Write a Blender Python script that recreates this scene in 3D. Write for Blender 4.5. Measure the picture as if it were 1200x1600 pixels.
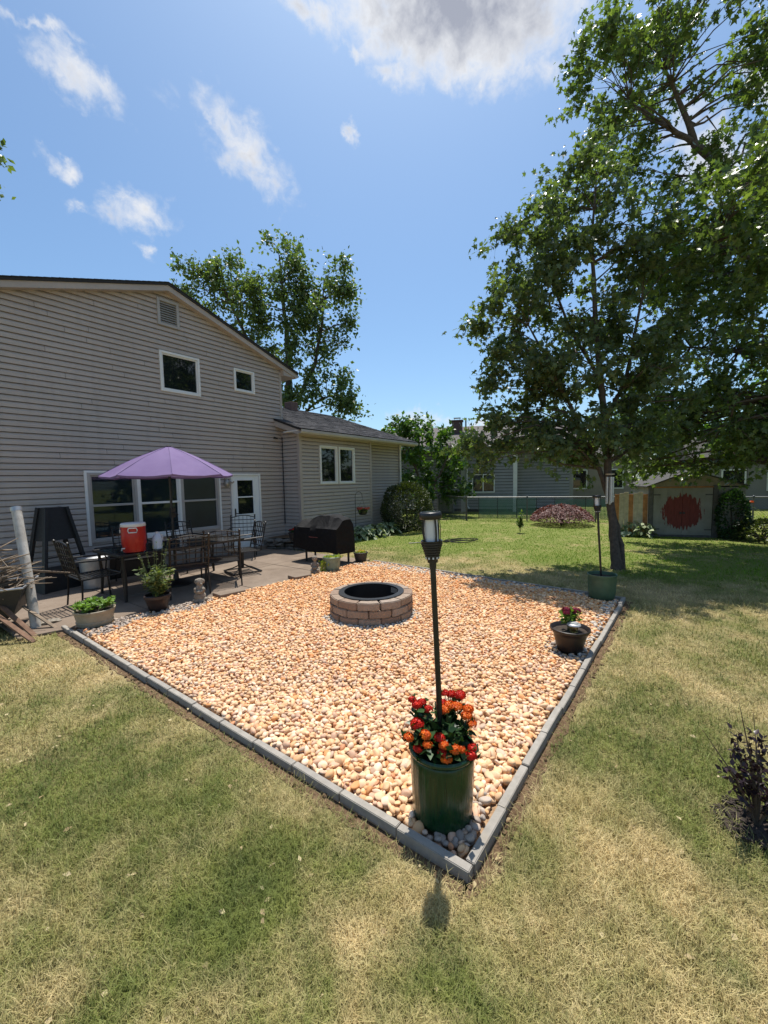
import bpy, bmesh, math, random
import numpy as np
from mathutils import Vector, Matrix, Euler
PI = math.pi
R = math.radians
rng = np.random.default_rng(7)
random.seed(7)
for o in list(bpy.data.objects):
    bpy.data.objects.remove(o)
scene = bpy.context.scene
COL = scene.collection

# ------------------------------------------------------------------ camera
cam_data = bpy.data.cameras.new('camera')
cam_data.sensor_fit = 'VERTICAL'
cam_data.sensor_height = 36.0
cam_data.lens = 637.98 / 1600 * 36.0
cam_data.clip_start = 0.05
cam_data.clip_end = 1500
cam = bpy.data.objects.new('camera', cam_data)
COL.objects.link(cam)
EYE = Vector((0, 0, 1.75))
cam.matrix_world = Matrix(((0.586292, 0.072967, -0.806807, 0), (-0.809889, 0.030092, -0.58581, 0),
                           (-0.018466, 0.99688, 0.076737, 1.75), (0, 0, 0, 1)))
scene.camera = cam
CAM_R = np.array([0.586292, -0.809889, -0.018466])
CAM_F = np.array([0.806807, 0.58581, -0.076737])

# ------------------------------------------------------------------ sun, sky, exposure
SUN_EL, SUN_AZ = R(71), R(30)          # azimuth from +X towards +Y
sun_dir = Vector((math.cos(SUN_EL) * math.cos(SUN_AZ), math.cos(SUN_EL) * math.sin(SUN_AZ), math.sin(SUN_EL)))
sun_data = bpy.data.lights.new('sun', 'SUN')
sun_data.energy = 3.7
sun_data.angle = R(0.53)
sun_data.color = (1.0, 0.955, 0.88)
sun = bpy.data.objects.new('sun', sun_data)
sun.rotation_euler = sun_dir.to_track_quat('Z', 'Y').to_euler()
sun.location = (10, 6, 30)
COL.objects.link(sun)
vs = scene.view_settings
vs.view_transform = 'Standard'
vs.look = 'None'
vs.exposure = 0.78
vs.gamma = 1.0
vs.use_curve_mapping = False

world = bpy.data.worlds.new('World')
scene.world = world
world.use_nodes = True
wt = world.node_tree
wt.nodes.clear()


def wn(kind, **kw):
    n = wt.nodes.new(kind)
    for k, v in kw.items():
        setattr(n, k, v)
    return n


wl = wt.links.new
w_out = wn('ShaderNodeOutputWorld')
w_bg = wn('ShaderNodeBackground')
w_bg.inputs['Strength'].default_value = 0.09
wl(w_bg.outputs[0], w_out.inputs[0])
sky = wn('ShaderNodeTexSky', sky_type='NISHITA')
sky.sun_disc = False
sky.sun_elevation = SUN_EL
sky.sun_rotation = PI / 2 - SUN_AZ
sky.air_density = 1.0
sky.dust_density = 1.3
sky.ozone_density = 2.0
sky.altitude = 50
w_tc = wn('ShaderNodeTexCoord')
# clouds: wisps gathered round a few directions, the rest of the dome strewn with the same kind
CLOUDS = [
  (0.2686, 0.7483, 0.6065, 0.9455, -0.0844, -0.3146, 0.081, 0.0245, 1.0),
  (0.2164, 0.7381, 0.6391, 0.9226, -0.3686, 0.1134, 0.0497, 0.0093, 0.8),
  (0.4891, 0.6427, 0.5897, 0.8633, -0.2603, -0.4324, 0.114, 0.0374, 1.0),
  (0.4262, 0.6674, 0.6107, 0.8938, -0.4148, -0.1704, 0.0223, 0.0157, 1.0),
  (0.3611, 0.7978, 0.4828, 0.7429, -0.559, 0.3682, 0.0615, 0.0311, 1.0),
  (0.2644, 0.819, 0.5092, 0.9641, -0.2386, -0.1168, 0.0281, 0.0119, 0.85),
  (0.6107, 0.4109, 0.6769, 0.4114, -0.8951, 0.1721, 0.0479, 0.0193, 1.0),
  (0.6261, 0.2978, 0.7207, 0.5521, -0.8219, -0.14, 0.2049, 0.0806, 2.4),
  (0.4925, 0.4855, 0.7223, 0.8083, -0.5628, -0.1728, 0.0557, 0.0188, 1.0),
  (0.5577, 0.4519, 0.6962, 0.823, -0.4103, -0.393, 0.0321, 0.0109, 1.0),
  (0.6055, 0.5026, 0.6171, 0.6699, 0.0967, -0.7361, 0.0183, 0.0103, 0.9),
  (0.8494, 0.5082, 0.1426, 0.5239, -0.8446, -0.1107, 0.0727, 0.0299, 1.0),
  (0.913, 0.39, 0.1198, 0.4027, -0.9085, -0.1115, 0.0437, 0.0176, 1.0),
  (0.8601, -0.0184, 0.5098, 0.4154, -0.5546, -0.721, 0.0931, 0.0378, 1.3),
  (0.8243, -0.0723, 0.5615, 0.4448, -0.5309, -0.7213, 0.045, 0.0227, 1.3),
  (0.2865, 0.8348, 0.4701, 0.956, -0.2816, -0.0825, 0.0227, 0.0092, 0.7),
  (0.3839, 0.8153, 0.4334, 0.6937, 0.0552, -0.7182, 0.0223, 0.0106, 0.8),
]
crng = random.Random(3)
for i in range(14):                    # the part of the sky behind the camera
    a = crng.uniform(R(110), R(325))
    e = crng.uniform(R(12), R(65))
    c = Vector((math.cos(e) * math.cos(a), math.cos(e) * math.sin(a), math.sin(e)))
    t = Vector((0, 0, 1)).cross(c).normalized()
    t = (t + c.cross(t) * crng.uniform(-.5, .5)).normalized()
    CLOUDS.append((*c, *t, crng.uniform(.06, .2), crng.uniform(.03, .08), crng.uniform(1, 1.8)))
n1 = wn('ShaderNodeTexNoise')
n1.inputs['Scale'].default_value = 13
n1.inputs['Detail'].default_value = 6
n1.inputs['Roughness'].default_value = 0.62
wl(w_tc.outputs['Generated'], n1.inputs['Vector'])
sub = wn('ShaderNodeVectorMath', operation='SUBTRACT')
wl(n1.outputs['Color'], sub.inputs[0])
sub.inputs[1].default_value = (.5, .5, .5)
sc = wn('ShaderNodeVectorMath', operation='SCALE')
wl(sub.outputs[0], sc.inputs[0])
sc.inputs['Scale'].default_value = 0.10
dd = wn('ShaderNodeVectorMath', operation='ADD')
wl(w_tc.outputs['Generated'], dd.inputs[0])
wl(sc.outputs[0], dd.inputs[1])
prev = None
for cx, cy, cz, ex, ey, ez, sa, sb, wgt in CLOUDS:
    c = Vector((cx, cy, cz)).normalized()
    e1 = Vector((ex, ey, ez)).normalized()
    e2 = c.cross(e1).normalized()
    rot = Matrix((e1, e2, c)).transposed().to_euler()
    mp = wn('ShaderNodeMapping', vector_type='TEXTURE')
    mp.inputs['Location'].default_value = c
    mp.inputs['Rotation'].default_value = rot
    mp.inputs['Scale'].default_value = (sa * 1.15, sb * 1.3, max(sa, sb) * 1.5)
    wl(dd.outputs[0], mp.inputs['Vector'])
    ln = wn('ShaderNodeVectorMath', operation='LENGTH')
    wl(mp.outputs[0], ln.inputs[0])
    m = wn('ShaderNodeMath', operation='MULTIPLY_ADD')
    wl(ln.outputs['Value'], m.inputs[0])
    m.inputs[1].default_value = -wgt
    m.inputs[2].default_value = wgt
    if prev is None:
        prev = m
    else:
        mx = wn('ShaderNodeMath', operation='MAXIMUM')
        wl(prev.outputs[0], mx.inputs[0])
        wl(m.outputs[0], mx.inputs[1])
        prev = mx
n2 = wn('ShaderNodeTexNoise')
n2.inputs['Scale'].default_value = 30
n2.inputs['Detail'].default_value = 7
n2.inputs['Roughness'].default_value = 0.6
n2.inputs['Distortion'].default_value = 0.35
wl(w_tc.outputs['Generated'], n2.inputs['Vector'])
am = wn('ShaderNodeMath', operation='MULTIPLY_ADD')
wl(n2.outputs['Fac'], am.inputs[0])
am.inputs[1].default_value = 1.8
am.inputs[2].default_value = -0.90
ad = wn('ShaderNodeMath', operation='ADD')
wl(prev.outputs[0], ad.inputs[0])
wl(am.outputs[0], ad.inputs[1])
dens = wn('ShaderNodeMapRange', interpolation_type='SMOOTHSTEP')
dens.inputs['From Min'].default_value = 0.0
dens.inputs['From Max'].default_value = 1.25
wl(ad.outputs[0], dens.inputs['Value'])
ramp = wn('ShaderNodeValToRGB')          # thick cloud seen from below turns grey
ramp.color_ramp.elements[0].position = 0.35
ramp.color_ramp.elements[0].color = (.86, .88, .92, 1)
ramp.color_ramp.elements[1].position = 0.92
ramp.color_ramp.elements[1].color = (.40, .43, .52, 1)
mod = wn('ShaderNodeMath', operation='MULTIPLY_ADD')
wl(n1.outputs['Fac'], mod.inputs[0])
mod.inputs[1].default_value = 1.1
mod.inputs[2].default_value = -0.55
half = wn('ShaderNodeMath', operation='MULTIPLY_ADD')
wl(mod.outputs[0], half.inputs[2])
wl(ad.outputs[0], half.inputs[0])
half.inputs[1].default_value = 0.46
wl(half.outputs[0], ramp.inputs[0])
cs = wn('ShaderNodeVectorMath', operation='SCALE')
wl(ramp.outputs[0], cs.inputs[0])
cs.inputs['Scale'].default_value = 6.4
mixc = wn('ShaderNodeMix', data_type='RGBA')
wl(dens.outputs[0], mixc.inputs['Factor'])
hsv = wn('ShaderNodeHueSaturation')
hsv.inputs['Saturation'].default_value = 1.0
wl(sky.outputs[0], hsv.inputs['Color'])
tintn = wn('ShaderNodeMix', data_type='RGBA', blend_type='MULTIPLY')
tintn.inputs['Factor'].default_value = 1.0
wl(hsv.outputs[0], tintn.inputs['A'])
tintn.inputs['B'].default_value = (.80, .97, 1.04, 1)
wl(tintn.outputs['Result'], mixc.inputs['A'])
wl(cs.outputs[0], mixc.inputs['B'])
wl(mixc.outputs['Result'], w_bg.inputs['Color'])


# ------------------------------------------------------------------ helpers: objects
def link(o):
    COL.objects.link(o)
    return o


def tag(o, label=None, cat=None, group=None, kind=None):
    if label:
        o['label'] = label
    if cat:
        o['category'] = cat
    if group:
        o['group'] = group
    if kind:
        o['kind'] = kind
    return o


def thing(name, label, cat, loc=(0, 0, 0), rz=0, group=None):
    o = bpy.data.objects.new(name, None)
    o.empty_display_size = 0.1
    o.location = loc
    o.rotation_euler = (0, 0, rz)
    link(o)
    return tag(o, label, cat, group)


def copy_tree(o, parent=None):
    c = o.copy()
    link(c)
    if parent:
        c.parent = parent
        c.matrix_parent_inverse = o.matrix_parent_inverse.copy()
    for ch in [x for x in COL.objects if x.parent == o]:
        copy_tree(ch, c)
    return c


def np_mesh(name, v, f, smooth=False):
    v = np.asarray(v, dtype=np.float32)
    f = np.asarray(f, dtype=np.int32)
    me = bpy.data.meshes.new(name)
    k = f.shape[1]
    me.vertices.add(len(v))
    me.vertices.foreach_set('co', v.ravel())
    me.loops.add(f.size)
    me.loops.foreach_set('vertex_index', f.ravel())
    me.polygons.add(len(f))
    me.polygons.foreach_set('loop_start', np.arange(0, f.size, k, dtype=np.int32))
    try:
        me.polygons.foreach_set('loop_total', np.full(len(f), k, dtype=np.int32))
    except Exception:
        pass
    me.polygons.foreach_set('use_smooth', np.full(len(f), smooth, dtype=bool))
    me.update(calc_edges=True)
    return me


def mesh_obj(name, me, mat, parent=None, world=False):
    o = bpy.data.objects.new(name, me)
    if mat and not me.materials:
        me.materials.append(mat)
    link(o)
    if parent:
        o.parent = parent
        if world:
            o.matrix_parent_inverse = parent.matrix_basis.inverted()
    return o


class MB:
    def __init__(s):
        s.v = []
        s.f = []

    def add(s, vs_, fs_):
        n = len(s.v)
        s.v += [tuple(p) for p in vs_]
        s.f += [tuple(i + n for i in f) for f in fs_]
        return s

    def box(s, x0, x1, y0, y1, z0, z1, mtx=None):
        p = [(x0, y0, z0), (x1, y0, z0), (x1, y1, z0), (x0, y1, z0), (x0, y0, z1), (x1, y0, z1), (x1, y1, z1), (x0, y1, z1)]
        if mtx is not None:
            p = [mtx @ Vector(q) for q in p]
        return s.add(p, [(3, 2, 1, 0), (4, 5, 6, 7), (0, 1, 5, 4), (1, 2, 6, 5), (2, 3, 7, 6), (3, 0, 4, 7)])

    def beam(s, p, q, w, h=None, up=(0, 0, 1)):
        h = h or w
        p, q = Vector(p), Vector(q)
        d = (q - p).normalized()
        u = Vector(up)
        if abs(d.dot(u)) > .95:
            u = Vector((1, 0, 0))
        a = d.cross(u).normalized()
        b = a.cross(d).normalized()
        P = []
        for c in (p, q):
            for i, j in ((-1, -1), (1, -1), (1, 1), (-1, 1)):
                P.append(c + a * (w / 2 * i) + b * (h / 2 * j))
        return s.add(P, [(3, 2, 1, 0), (4, 5, 6, 7), (0, 1, 5, 4), (1, 2, 6, 5), (2, 3, 7, 6), (3, 0, 4, 7)])

    def tube(s, pts, r, n=8, cap=True):
        pts = [Vector(p) for p in pts]
        m = len(pts)
        rs = r if isinstance(r, (list, tuple)) else [r] * m
        rings = []
        ref = Vector((.31, .17, .93))
        for i in range(m):
            d = (pts[min(i + 1, m - 1)] - pts[max(i - 1, 0)]).normalized()
            if abs(d.dot(ref)) > .97:
                ref = Vector((.9, .3, .1))
            a = d.cross(ref).normalized()
            b = d.cross(a)
            rings.append([pts[i] + (a * math.cos(2 * PI * k / n) + b * math.sin(2 * PI * k / n)) * rs[i] for k in range(n)])
        vv = [p for g in rings for p in g]
        ff = []
        for i in range(m - 1):
            for k in range(n):
                ff.append((i * n + k, i * n + (k + 1) % n, (i + 1) * n + (k + 1) % n, (i + 1) * n + k))
        if cap:
            ff.append(tuple(range(n - 1, -1, -1)))
            ff.append(tuple((m - 1) * n + k for k in range(n)))
        return s.add(vv, ff)

    def lathe(s, prof, n=32, c=(0, 0, 0), wob=0, seed=0, rad=None):
        rr = random.Random(seed)
        vv, ff = [], []
        for i, (r, z) in enumerate(prof):
            for k in range(n):
                t = 2 * PI * k / n
                q = r * (1 + wob * (rr.random() - .5))
                if rad:
                    q *= rad(t, i)
                vv.append((c[0] + q * math.cos(t), c[1] + q * math.sin(t), c[2] + z))
        for i in range(len(prof) - 1):
            for k in range(n):
                ff.append((i * n + k, i * n + (k + 1) % n, (i + 1) * n + (k + 1) % n, (i + 1) * n + k))
        if prof[0][0] > 1e-4:
            ff.append(tuple(range(n - 1, -1, -1)))
        if prof[-1][0] > 1e-4:
            ff.append(tuple((len(prof) - 1) * n + k for k in range(n)))
        return s.add(vv, ff)

    def blob(s, c, r, seed=0, sub=2, amp=.15, sq=(1, 1, 1)):
        bm = bmesh.new()
        bmesh.ops.create_icosphere(bm, subdivisions=sub, radius=1)
        rr = random.Random(seed)
        ph = [(rr.uniform(1, 3), rr.uniform(0, 6), Vector((rr.gauss(0, 1), rr.gauss(0, 1), rr.gauss(0, 1))).normalized()) for _ in range(5)]
        vv = []
        for q in bm.verts:
            p = q.co.copy()
            k = 1 + amp * sum(math.sin(a * 2 * p.dot(d) + b) for a, b, d in ph) / 2.5
            vv.append((c[0] + p.x * r * k * sq[0], c[1] + p.y * r * k * sq[1], c[2] + p.z * r * k * sq[2]))
        ff = [tuple(w.index for w in f.verts) for f in bm.faces]
        bm.free()
        return s.add(vv, ff)

    def build(s, name, mat, parent=None, world=False, smooth=None, bevel=0, label=None, kind=None, loc=None, seg=2):
        me = bpy.data.meshes.new(name)
        me.from_pydata(s.v, [], s.f)
        me.update()
        if smooth is not None:
            me.polygons.foreach_set('use_smooth', [True] * len(me.polygons))
            me.set_sharp_from_angle(angle=R(smooth))
        o = mesh_obj(name, me, mat, parent, world)
        if loc is not None:
            o.location = loc
        if bevel:
            b = o.modifiers.new('edge', 'BEVEL')
            b.width = bevel
            b.segments = seg
            b.limit_method = 'ANGLE'
            b.angle_limit = R(40)
        return tag(o, label, None, None, kind)


# ------------------------------------------------------------------ helpers: materials
class NT:
    def __init__(s, name):
        s.m = bpy.data.materials.new(name)
        s.m.use_nodes = True
        s.t = s.m.node_tree
        s.b = s.t.nodes['Principled BSDF']
        s.out = s.t.nodes['Material Output']

    def n(s, kind, **kw):
        q = s.t.nodes.new(kind)
        for k, v in kw.items():
            setattr(q, k, v)
        return q

    def l(s, a, b):
        s.t.links.new(a, b)

    def coord(s, which='Object', scale=None):
        tc = s.n('ShaderNodeTexCoord')
        o = tc.outputs[which]
        if scale:
            mp = s.n('ShaderNodeMapping')
            mp.inputs['Scale'].default_value = scale
            s.l(o, mp.inputs['Vector'])
            o = mp.outputs[0]
        return o

    def pos(s):
        return s.n('ShaderNodeNewGeometry').outputs['Position']

    def noise(s, vec, scale, detail=4, rough=.55, dist=0):
        q = s.n('ShaderNodeTexNoise')
        q.inputs['Scale'].default_value = scale
        q.inputs['Detail'].default_value = detail
        q.inputs['Roughness'].default_value = rough
        q.inputs['Distortion'].default_value = dist
        s.l(vec, q.inputs['Vector'])
        return q.outputs['Fac']

    def ramp(s, fac, stops, interp='LINEAR'):
        q = s.n('ShaderNodeValToRGB')
        q.color_ramp.interpolation = interp
        while len(q.color_ramp.elements) < len(stops):
            q.color_ramp.elements.new(.5)
        for e, (p, c) in zip(q.color_ramp.elements, stops):
            e.position = p
            e.color = (*c, 1) if len(c) == 3 else c
        s.l(fac, q.inputs[0])
        return q.outputs[0]

    def mix(s, fac, a, b, blend='MIX'):
        q = s.n('ShaderNodeMix', data_type='RGBA', blend_type=blend)
        for key, val in (('Factor', fac), ('A', a), ('B', b)):
            i = q.inputs[key]
            if hasattr(val, 'links'):
                s.l(val, i)
            elif key == 'Factor':
                i.default_value = val
            else:
                i.default_value = (*val, 1)
        return q.outputs['Result']

    def math(s, op, a, b=0, c=0):
        q = s.n('ShaderNodeMath', operation=op)
        for i, val in enumerate((a, b, c)):
            if hasattr(val, 'links'):
                s.l(val, q.inputs[i])
            else:
                q.inputs[i].default_value = val
        return q.outputs[0]

    def bump(s, h, strength=.3, dist=.01):
        q = s.n('ShaderNodeBump')
        q.inputs['Strength'].default_value = strength
        q.inputs['Distance'].default_value = dist
        s.l(h, q.inputs['Height'])
        s.l(q.outputs[0], s.b.inputs['Normal'])

    def set(s, color=None, rough=None, metal=None, spec=None):
        for key, val in (('Base Color', color), ('Roughness', rough), ('Metallic', metal), ('Specular IOR Level', spec)):
            if val is None:
                continue
            i = s.b.inputs[key]
            if hasattr(val, 'links'):
                s.l(val, i)
            elif key == 'Base Color':
                i.default_value = (*val, 1)
            else:
                i.default_value = val
        return s


def plain(name, col, rough=.6, var=.18, scale=8, metal=0, bump=.15, bscale=60, spec=.5, coords='Object'):
    t = NT(name)
    v = t.coord(coords)
    a = tuple(c * (1 - var) for c in col)
    b = tuple(min(1, c * (1 + var)) for c in col)
    t.set(t.ramp(t.noise(v, scale, 5, .6), [(.3, a), (.7, b)]), t.math('MULTIPLY_ADD', t.noise(v, scale * 2.3), .25, rough - .12), metal, spec)
    if bump:
        t.bump(t.noise(v, bscale, 3), bump, .004)
    return t.m


def foliage(name, dark, light, trans=.35, rough=.45, tint=None, tcol=None):
    """leaf faces: a shade for each leaf, light passing through the blade"""
    t = NT(name)
    geo = t.n('ShaderNodeNewGeometry')
    c = t.ramp(geo.outputs['Random Per Island'], [(0, dark), (.6, tuple((a + b) / 2 for a, b in zip(dark, light))), (1, light)])
    if tint:
        c = t.mix(t.ramp(t.noise(geo.outputs['Position'], 1.3, 2), [(.5, (0, 0, 0)), (.68, (1, 1, 1))]), c, tint)
    t.set(c, rough, 0, .4)
    tr = t.n('ShaderNodeBsdfTranslucent')
    tc = t.mix(1.0, c, tcol or (1.0, 1.15, .35), 'MULTIPLY')
    br = t.n('ShaderNodeBrightContrast')
    t.l(tc, br.inputs[0])
    t.l(br.outputs[0], tr.inputs[0])
    mx = t.n('ShaderNodeMixShader')
    mx.inputs[0].default_value = trans
    t.l(t.b.outputs[0], mx.inputs[1])
    t.l(tr.outputs[0], mx.inputs[2])
    t.l(mx.outputs[0], t.out.inputs[0])
    return t.m


M = {}
# ------------------------------------------------------------------ materials of the setting
LAWN_PATCH = [(.98, 2.96, .6, -0.27), (.55, 2.86, .6, -0.24), (1.0, 1.98, .35, -0.24), (.7, 1.39, .4, -0.31), (5.4, -.25, .9, -0.20), (3.27, -.1, .8, -0.17), (2.33, -.25, .5, -0.20), (9.5, 6.9, .8, -0.20), (4.4, -1.2, 1.2, -0.20),
              (1.14, 5.06, .7, 0.31), (.95, 1.02, .25, 0.24), (1.6, .17, .4, 0.27), (1.46, 1.7, .3, 0.17), (1.32, .68, .3, 0.14), (8.2, 4.2, 1.0, 0.27), (7.6, 2.6, .8, 0.24), (7.3, .2, .6, 0.17), (11.5, .0, 1.2, 0.20)]


def lawn_colour(t, blade):
    p = t.pos()
    sx = t.n('ShaderNodeSeparateXYZ')
    t.l(p, sx.inputs[0])
    mp = t.n('ShaderNodeMapping')
    mp.inputs['Scale'].default_value = (1, 1, 0)
    t.l(p, mp.inputs['Vector'])
    v = mp.outputs[0]
    wb = t.n('ShaderNodeTexNoise')
    wb.inputs['Scale'].default_value = 2.2
    t.l(v, wb.inputs['Vector'])
    vm = t.n('ShaderNodeVectorMath', operation='MULTIPLY_ADD')
    t.l(wb.outputs['Color'], vm.inputs[0])
    vm.inputs[1].default_value = (.8, .8, 0)
    vm.inputs[2].default_value = (-.4, -.4, 0)
    va = t.n('ShaderNodeVectorMath', operation='ADD')
    t.l(v, va.inputs[0])
    t.l(vm.outputs[0], va.inputs[1])
    vd = va.outputs[0]
    big = t.noise(v, .75, 3, .55, .8)
    mid = t.noise(v, 2.6, 3, .6, .4)
    fine = t.noise(v, 16, 3, .6)
    d = t.math('MULTIPLY_ADD', big, 2.2, -.67)
    d = t.math('MULTIPLY_ADD', mid, 2.1, d)
    d = t.math('MULTIPLY_ADD', fine, .5, d)
    d = t.math('ADD', d, -1.25)
    # watered green lawn beyond the beds, greener patch by the dark shrub
    far = t.n('ShaderNodeMapRange', interpolation_type='SMOOTHSTEP')
    far.inputs['From Min'].default_value = 6.9
    far.inputs['From Max'].default_value = 9.2
    t.l(sx.outputs['X'], far.inputs['Value'])
    d = t.math('MULTIPLY_ADD', far.outputs[0], -.62, d)
    dist = t.n('ShaderNodeVectorMath', operation='DISTANCE')
    t.l(v, dist.inputs[0])
    dist.inputs[1].default_value = (2.85, -.28, 0)
    near = t.n('ShaderNodeMapRange', interpolation_type='SMOOTHSTEP')
    near.inputs['From Min'].default_value = 1.15
    near.inputs['From Max'].default_value = .2
    t.l(dist.outputs['Value'], near.inputs['Value'])
    d = t.math('MULTIPLY_ADD', near.outputs[0], -.4, d)
    for (px, py, pr, pw) in LAWN_PATCH:
        ds = t.n('ShaderNodeVectorMath', operation='DISTANCE')
        t.l(vd, ds.inputs[0])
        ds.inputs[1].default_value = (px, py, 0)
        mr = t.n('ShaderNodeMapRange', interpolation_type='SMOOTHSTEP')
        mr.inputs['From Min'].default_value = pr * 1.5
        mr.inputs['From Max'].default_value = pr * .3
        t.l(ds.outputs['Value'], mr.inputs['Value'])
        d = t.math('MULTIPLY_ADD', mr.outputs[0], pw, d)
    if blade:
        rnd = t.n('ShaderNodeNewGeometry').outputs['Random Per Island']
        d = t.math('MULTIPLY_ADD', rnd, .46, d)
        d = t.math('ADD', d, -.25)
    gr = t.ramp(t.noise(v, 4.5, 2), [(.3, (.115, .15, .034)), (.7, (.235, .26, .062))])
    gr = t.mix(far.outputs[0], gr, (.145, .255, .014))
    ta = t.ramp(t.noise(v, 7, 2), [(.3, (.52, .405, .18)), (.7, (.74, .59, .31))])
    dc = t.n('ShaderNodeClamp')
    t.l(d, dc.inputs[0])
    return t.mix(dc.outputs[0], gr, ta), dc.outputs[0]


t = NT('lawn ground')
c, d = lawn_colour(t, False)
soil = t.ramp(t.noise(t.pos(), 22, 4, .7), [(.3, (.12, .09, .045)), (.75, (.3, .23, .13))])
t.set(t.mix(.55, c, soil), .95, 0, .1)
t.bump(t.noise(t.pos(), 70, 5, .7), .9, .03)
M['lawn'] = t.m
t = NT('grass blade')
c, d = lawn_colour(t, True)
t.set(c, .6, 0, .25)
tr = t.n('ShaderNodeBsdfTranslucent')
t.l(c, tr.inputs[0])
mx = t.n('ShaderNodeMixShader')
mx.inputs[0].default_value = .25
t.l(t.b.outputs[0], mx.inputs[1])
t.l(tr.outputs[0], mx.inputs[2])
t.l(mx.outputs[0], t.out.inputs[0])
M['blade'] = t.m

t = NT('patio concrete')
p = t.pos()
c = t.ramp(t.noise(p, 1.7, 6, .65, .5), [(.25, (.14, .105, .078)), (.55, (.205, .158, .12)), (.8, (.25, .2, .155))])
c = t.mix(t.ramp(t.noise(p, 9, 5, .7), [(.58, (0, 0, 0)), (.75, (.6, .6, .6))]), c, (.10, .075, .057))
t.set(c, .9, 0, .2)
t.bump(t.noise(p, 90, 5, .7), .5, .006)
M['concrete'] = t.m
t = NT('edging concrete')
p = t.coord('Object')
oi = t.n('ShaderNodeObjectInfo')
c = t.ramp(t.noise(t.pos(), 14, 6, .7), [(.3, (.25, .228, .195)), (.7, (.37, .338, .292))])
c = t.mix(t.math('MULTIPLY', oi.outputs['Random'], .35), c, (.24, .22, .2))
c = t.mix(t.ramp(t.noise(t.pos(), 5, 4, .6), [(.6, (0, 0, 0)), (.78, (.5, .5, .5))]), c, (.30, .25, .19))
t.set(c, .9, 0, .2)
t.bump(t.noise(t.pos(), 160, 4, .7), .6, .004)
M['edging'] = t.m
t = NT('bedding sand')
t.set(t.ramp(t.noise(t.pos(), 30, 5, .7), [(.3, (.26, .16, .09)), (.7, (.45, .3, .18))]), .95, 0, .1)
t.bump(t.noise(t.pos(), 60, 4), .8, .02)
M['sand'] = t.m
t = NT('soil')
t.set(t.ramp(t.noise(t.pos(), 26, 5, .75), [(.3, (.09, .055, .03)), (.7, (.27, .18, .11))]), .97, 0, .1)
t.bump(t.noise(t.pos(), 50, 5, .7), 1, .03)
M['soil'] = t.m


def pebble_mat(name, use_attr):
    t = NT(name)
    if use_attr:
        a = t.n('ShaderNodeAttribute', attribute_name='Col')
        base = a.outputs['Color']
    else:
        base = t.n('ShaderNodeObjectInfo').outputs['Color']
    n = t.noise(t.pos(), 55, 4, .65, .6)
    c = t.mix(t.ramp(n, [(.35, (0, 0, 0)), (.7, (.7, .7, .7))]), base, t.mix(1, base, (1.16, .98, .78), 'MULTIPLY'))
    c = t.mix(t.ramp(t.noise(t.pos(), 130, 2), [(.62, (0, 0, 0)), (.75, (.4, .4, .4))]), c, t.mix(1, base, (.5, .4, .32), 'MULTIPLY'))
    t.set(c, .62, 0, .35)
    t.bump(t.noise(t.pos(), 220, 3), .25, .002)
    return t.m


M['pebble'] = pebble_mat('pebble', True)
M['pebble_one'] = pebble_mat('pebble single', False)

t = NT('vinyl siding')
p = t.coord('Object')
st = t.n('ShaderNodeMapping')
st.inputs['Scale'].default_value = (1.2, 1.2, 24)
t.l(p, st.inputs['Vector'])
c = t.ramp(t.noise(st.outputs[0], 2.2, 4, .6), [(.25, (.405, .35, .31)), (.75, (.47, .41, .365))])
c = t.mix(t.ramp(t.noise(p, .9, 5, .65), [(.45, (0, 0, 0)), (.75, (.5, .5, .5))]), c, (.36, .31, .272))
sk = t.n('ShaderNodeMapping')
sk.inputs['Scale'].default_value = (7, 7, .5)
t.l(p, sk.inputs['Vector'])
c = t.mix(t.ramp(t.noise(sk.outputs[0], 1.2, 5, .65), [(.5, (0, 0, 0)), (.78, (.45, .45, .45))]), c, (.30, .255, .22))
oi = t.n('ShaderNodeObjectInfo')
c = t.mix(t.math('MULTIPLY', oi.outputs['Random'], .30), c, (.345, .30, .265))
t.set(c, .55, 0, .35)
st2 = t.n('ShaderNodeMapping')
st2.inputs['Scale'].default_value = (3, 3, 60)
t.l(p, st2.inputs['Vector'])
t.bump(t.noise(st2.outputs[0], 6, 3), .12, .004)
M['siding'] = t.m
M['trim_beige'] = plain('beige trim', (.39, .335, .295), .55, .07, 3)
M['trim_grey2'] = plain('taupe gutter paint', (.42, .385, .35), .5, .08, 4)
M['trim_white'] = plain('white trim', (.70, .70, .68), .5, .06, 4)
M['door_white'] = plain('white door paint', (.74, .77, .78), .4, .04, 3, bump=.05)
M['foundation'] = plain('foundation block', (.27, .24, .21), .9, .2, 6, bump=.5)
M['backing'] = plain('dark backing', (.03, .03, .032), .9, .1)
M['black_metal'] = plain('black painted metal', (.012, .012, .013), .42, .3, 20, 0, .1)
M['brown_metal'] = plain('dark bronze metal', (.008, .007, .0065), .45, .35, 20, 0, .15)
M['galv'] = plain('galvanised steel', (.42, .43, .44), .45, .2, 8, .7)
M['blind'] = plain('blind slat', (.42, .44, .42), .6, .05, 4, bump=0)


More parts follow.
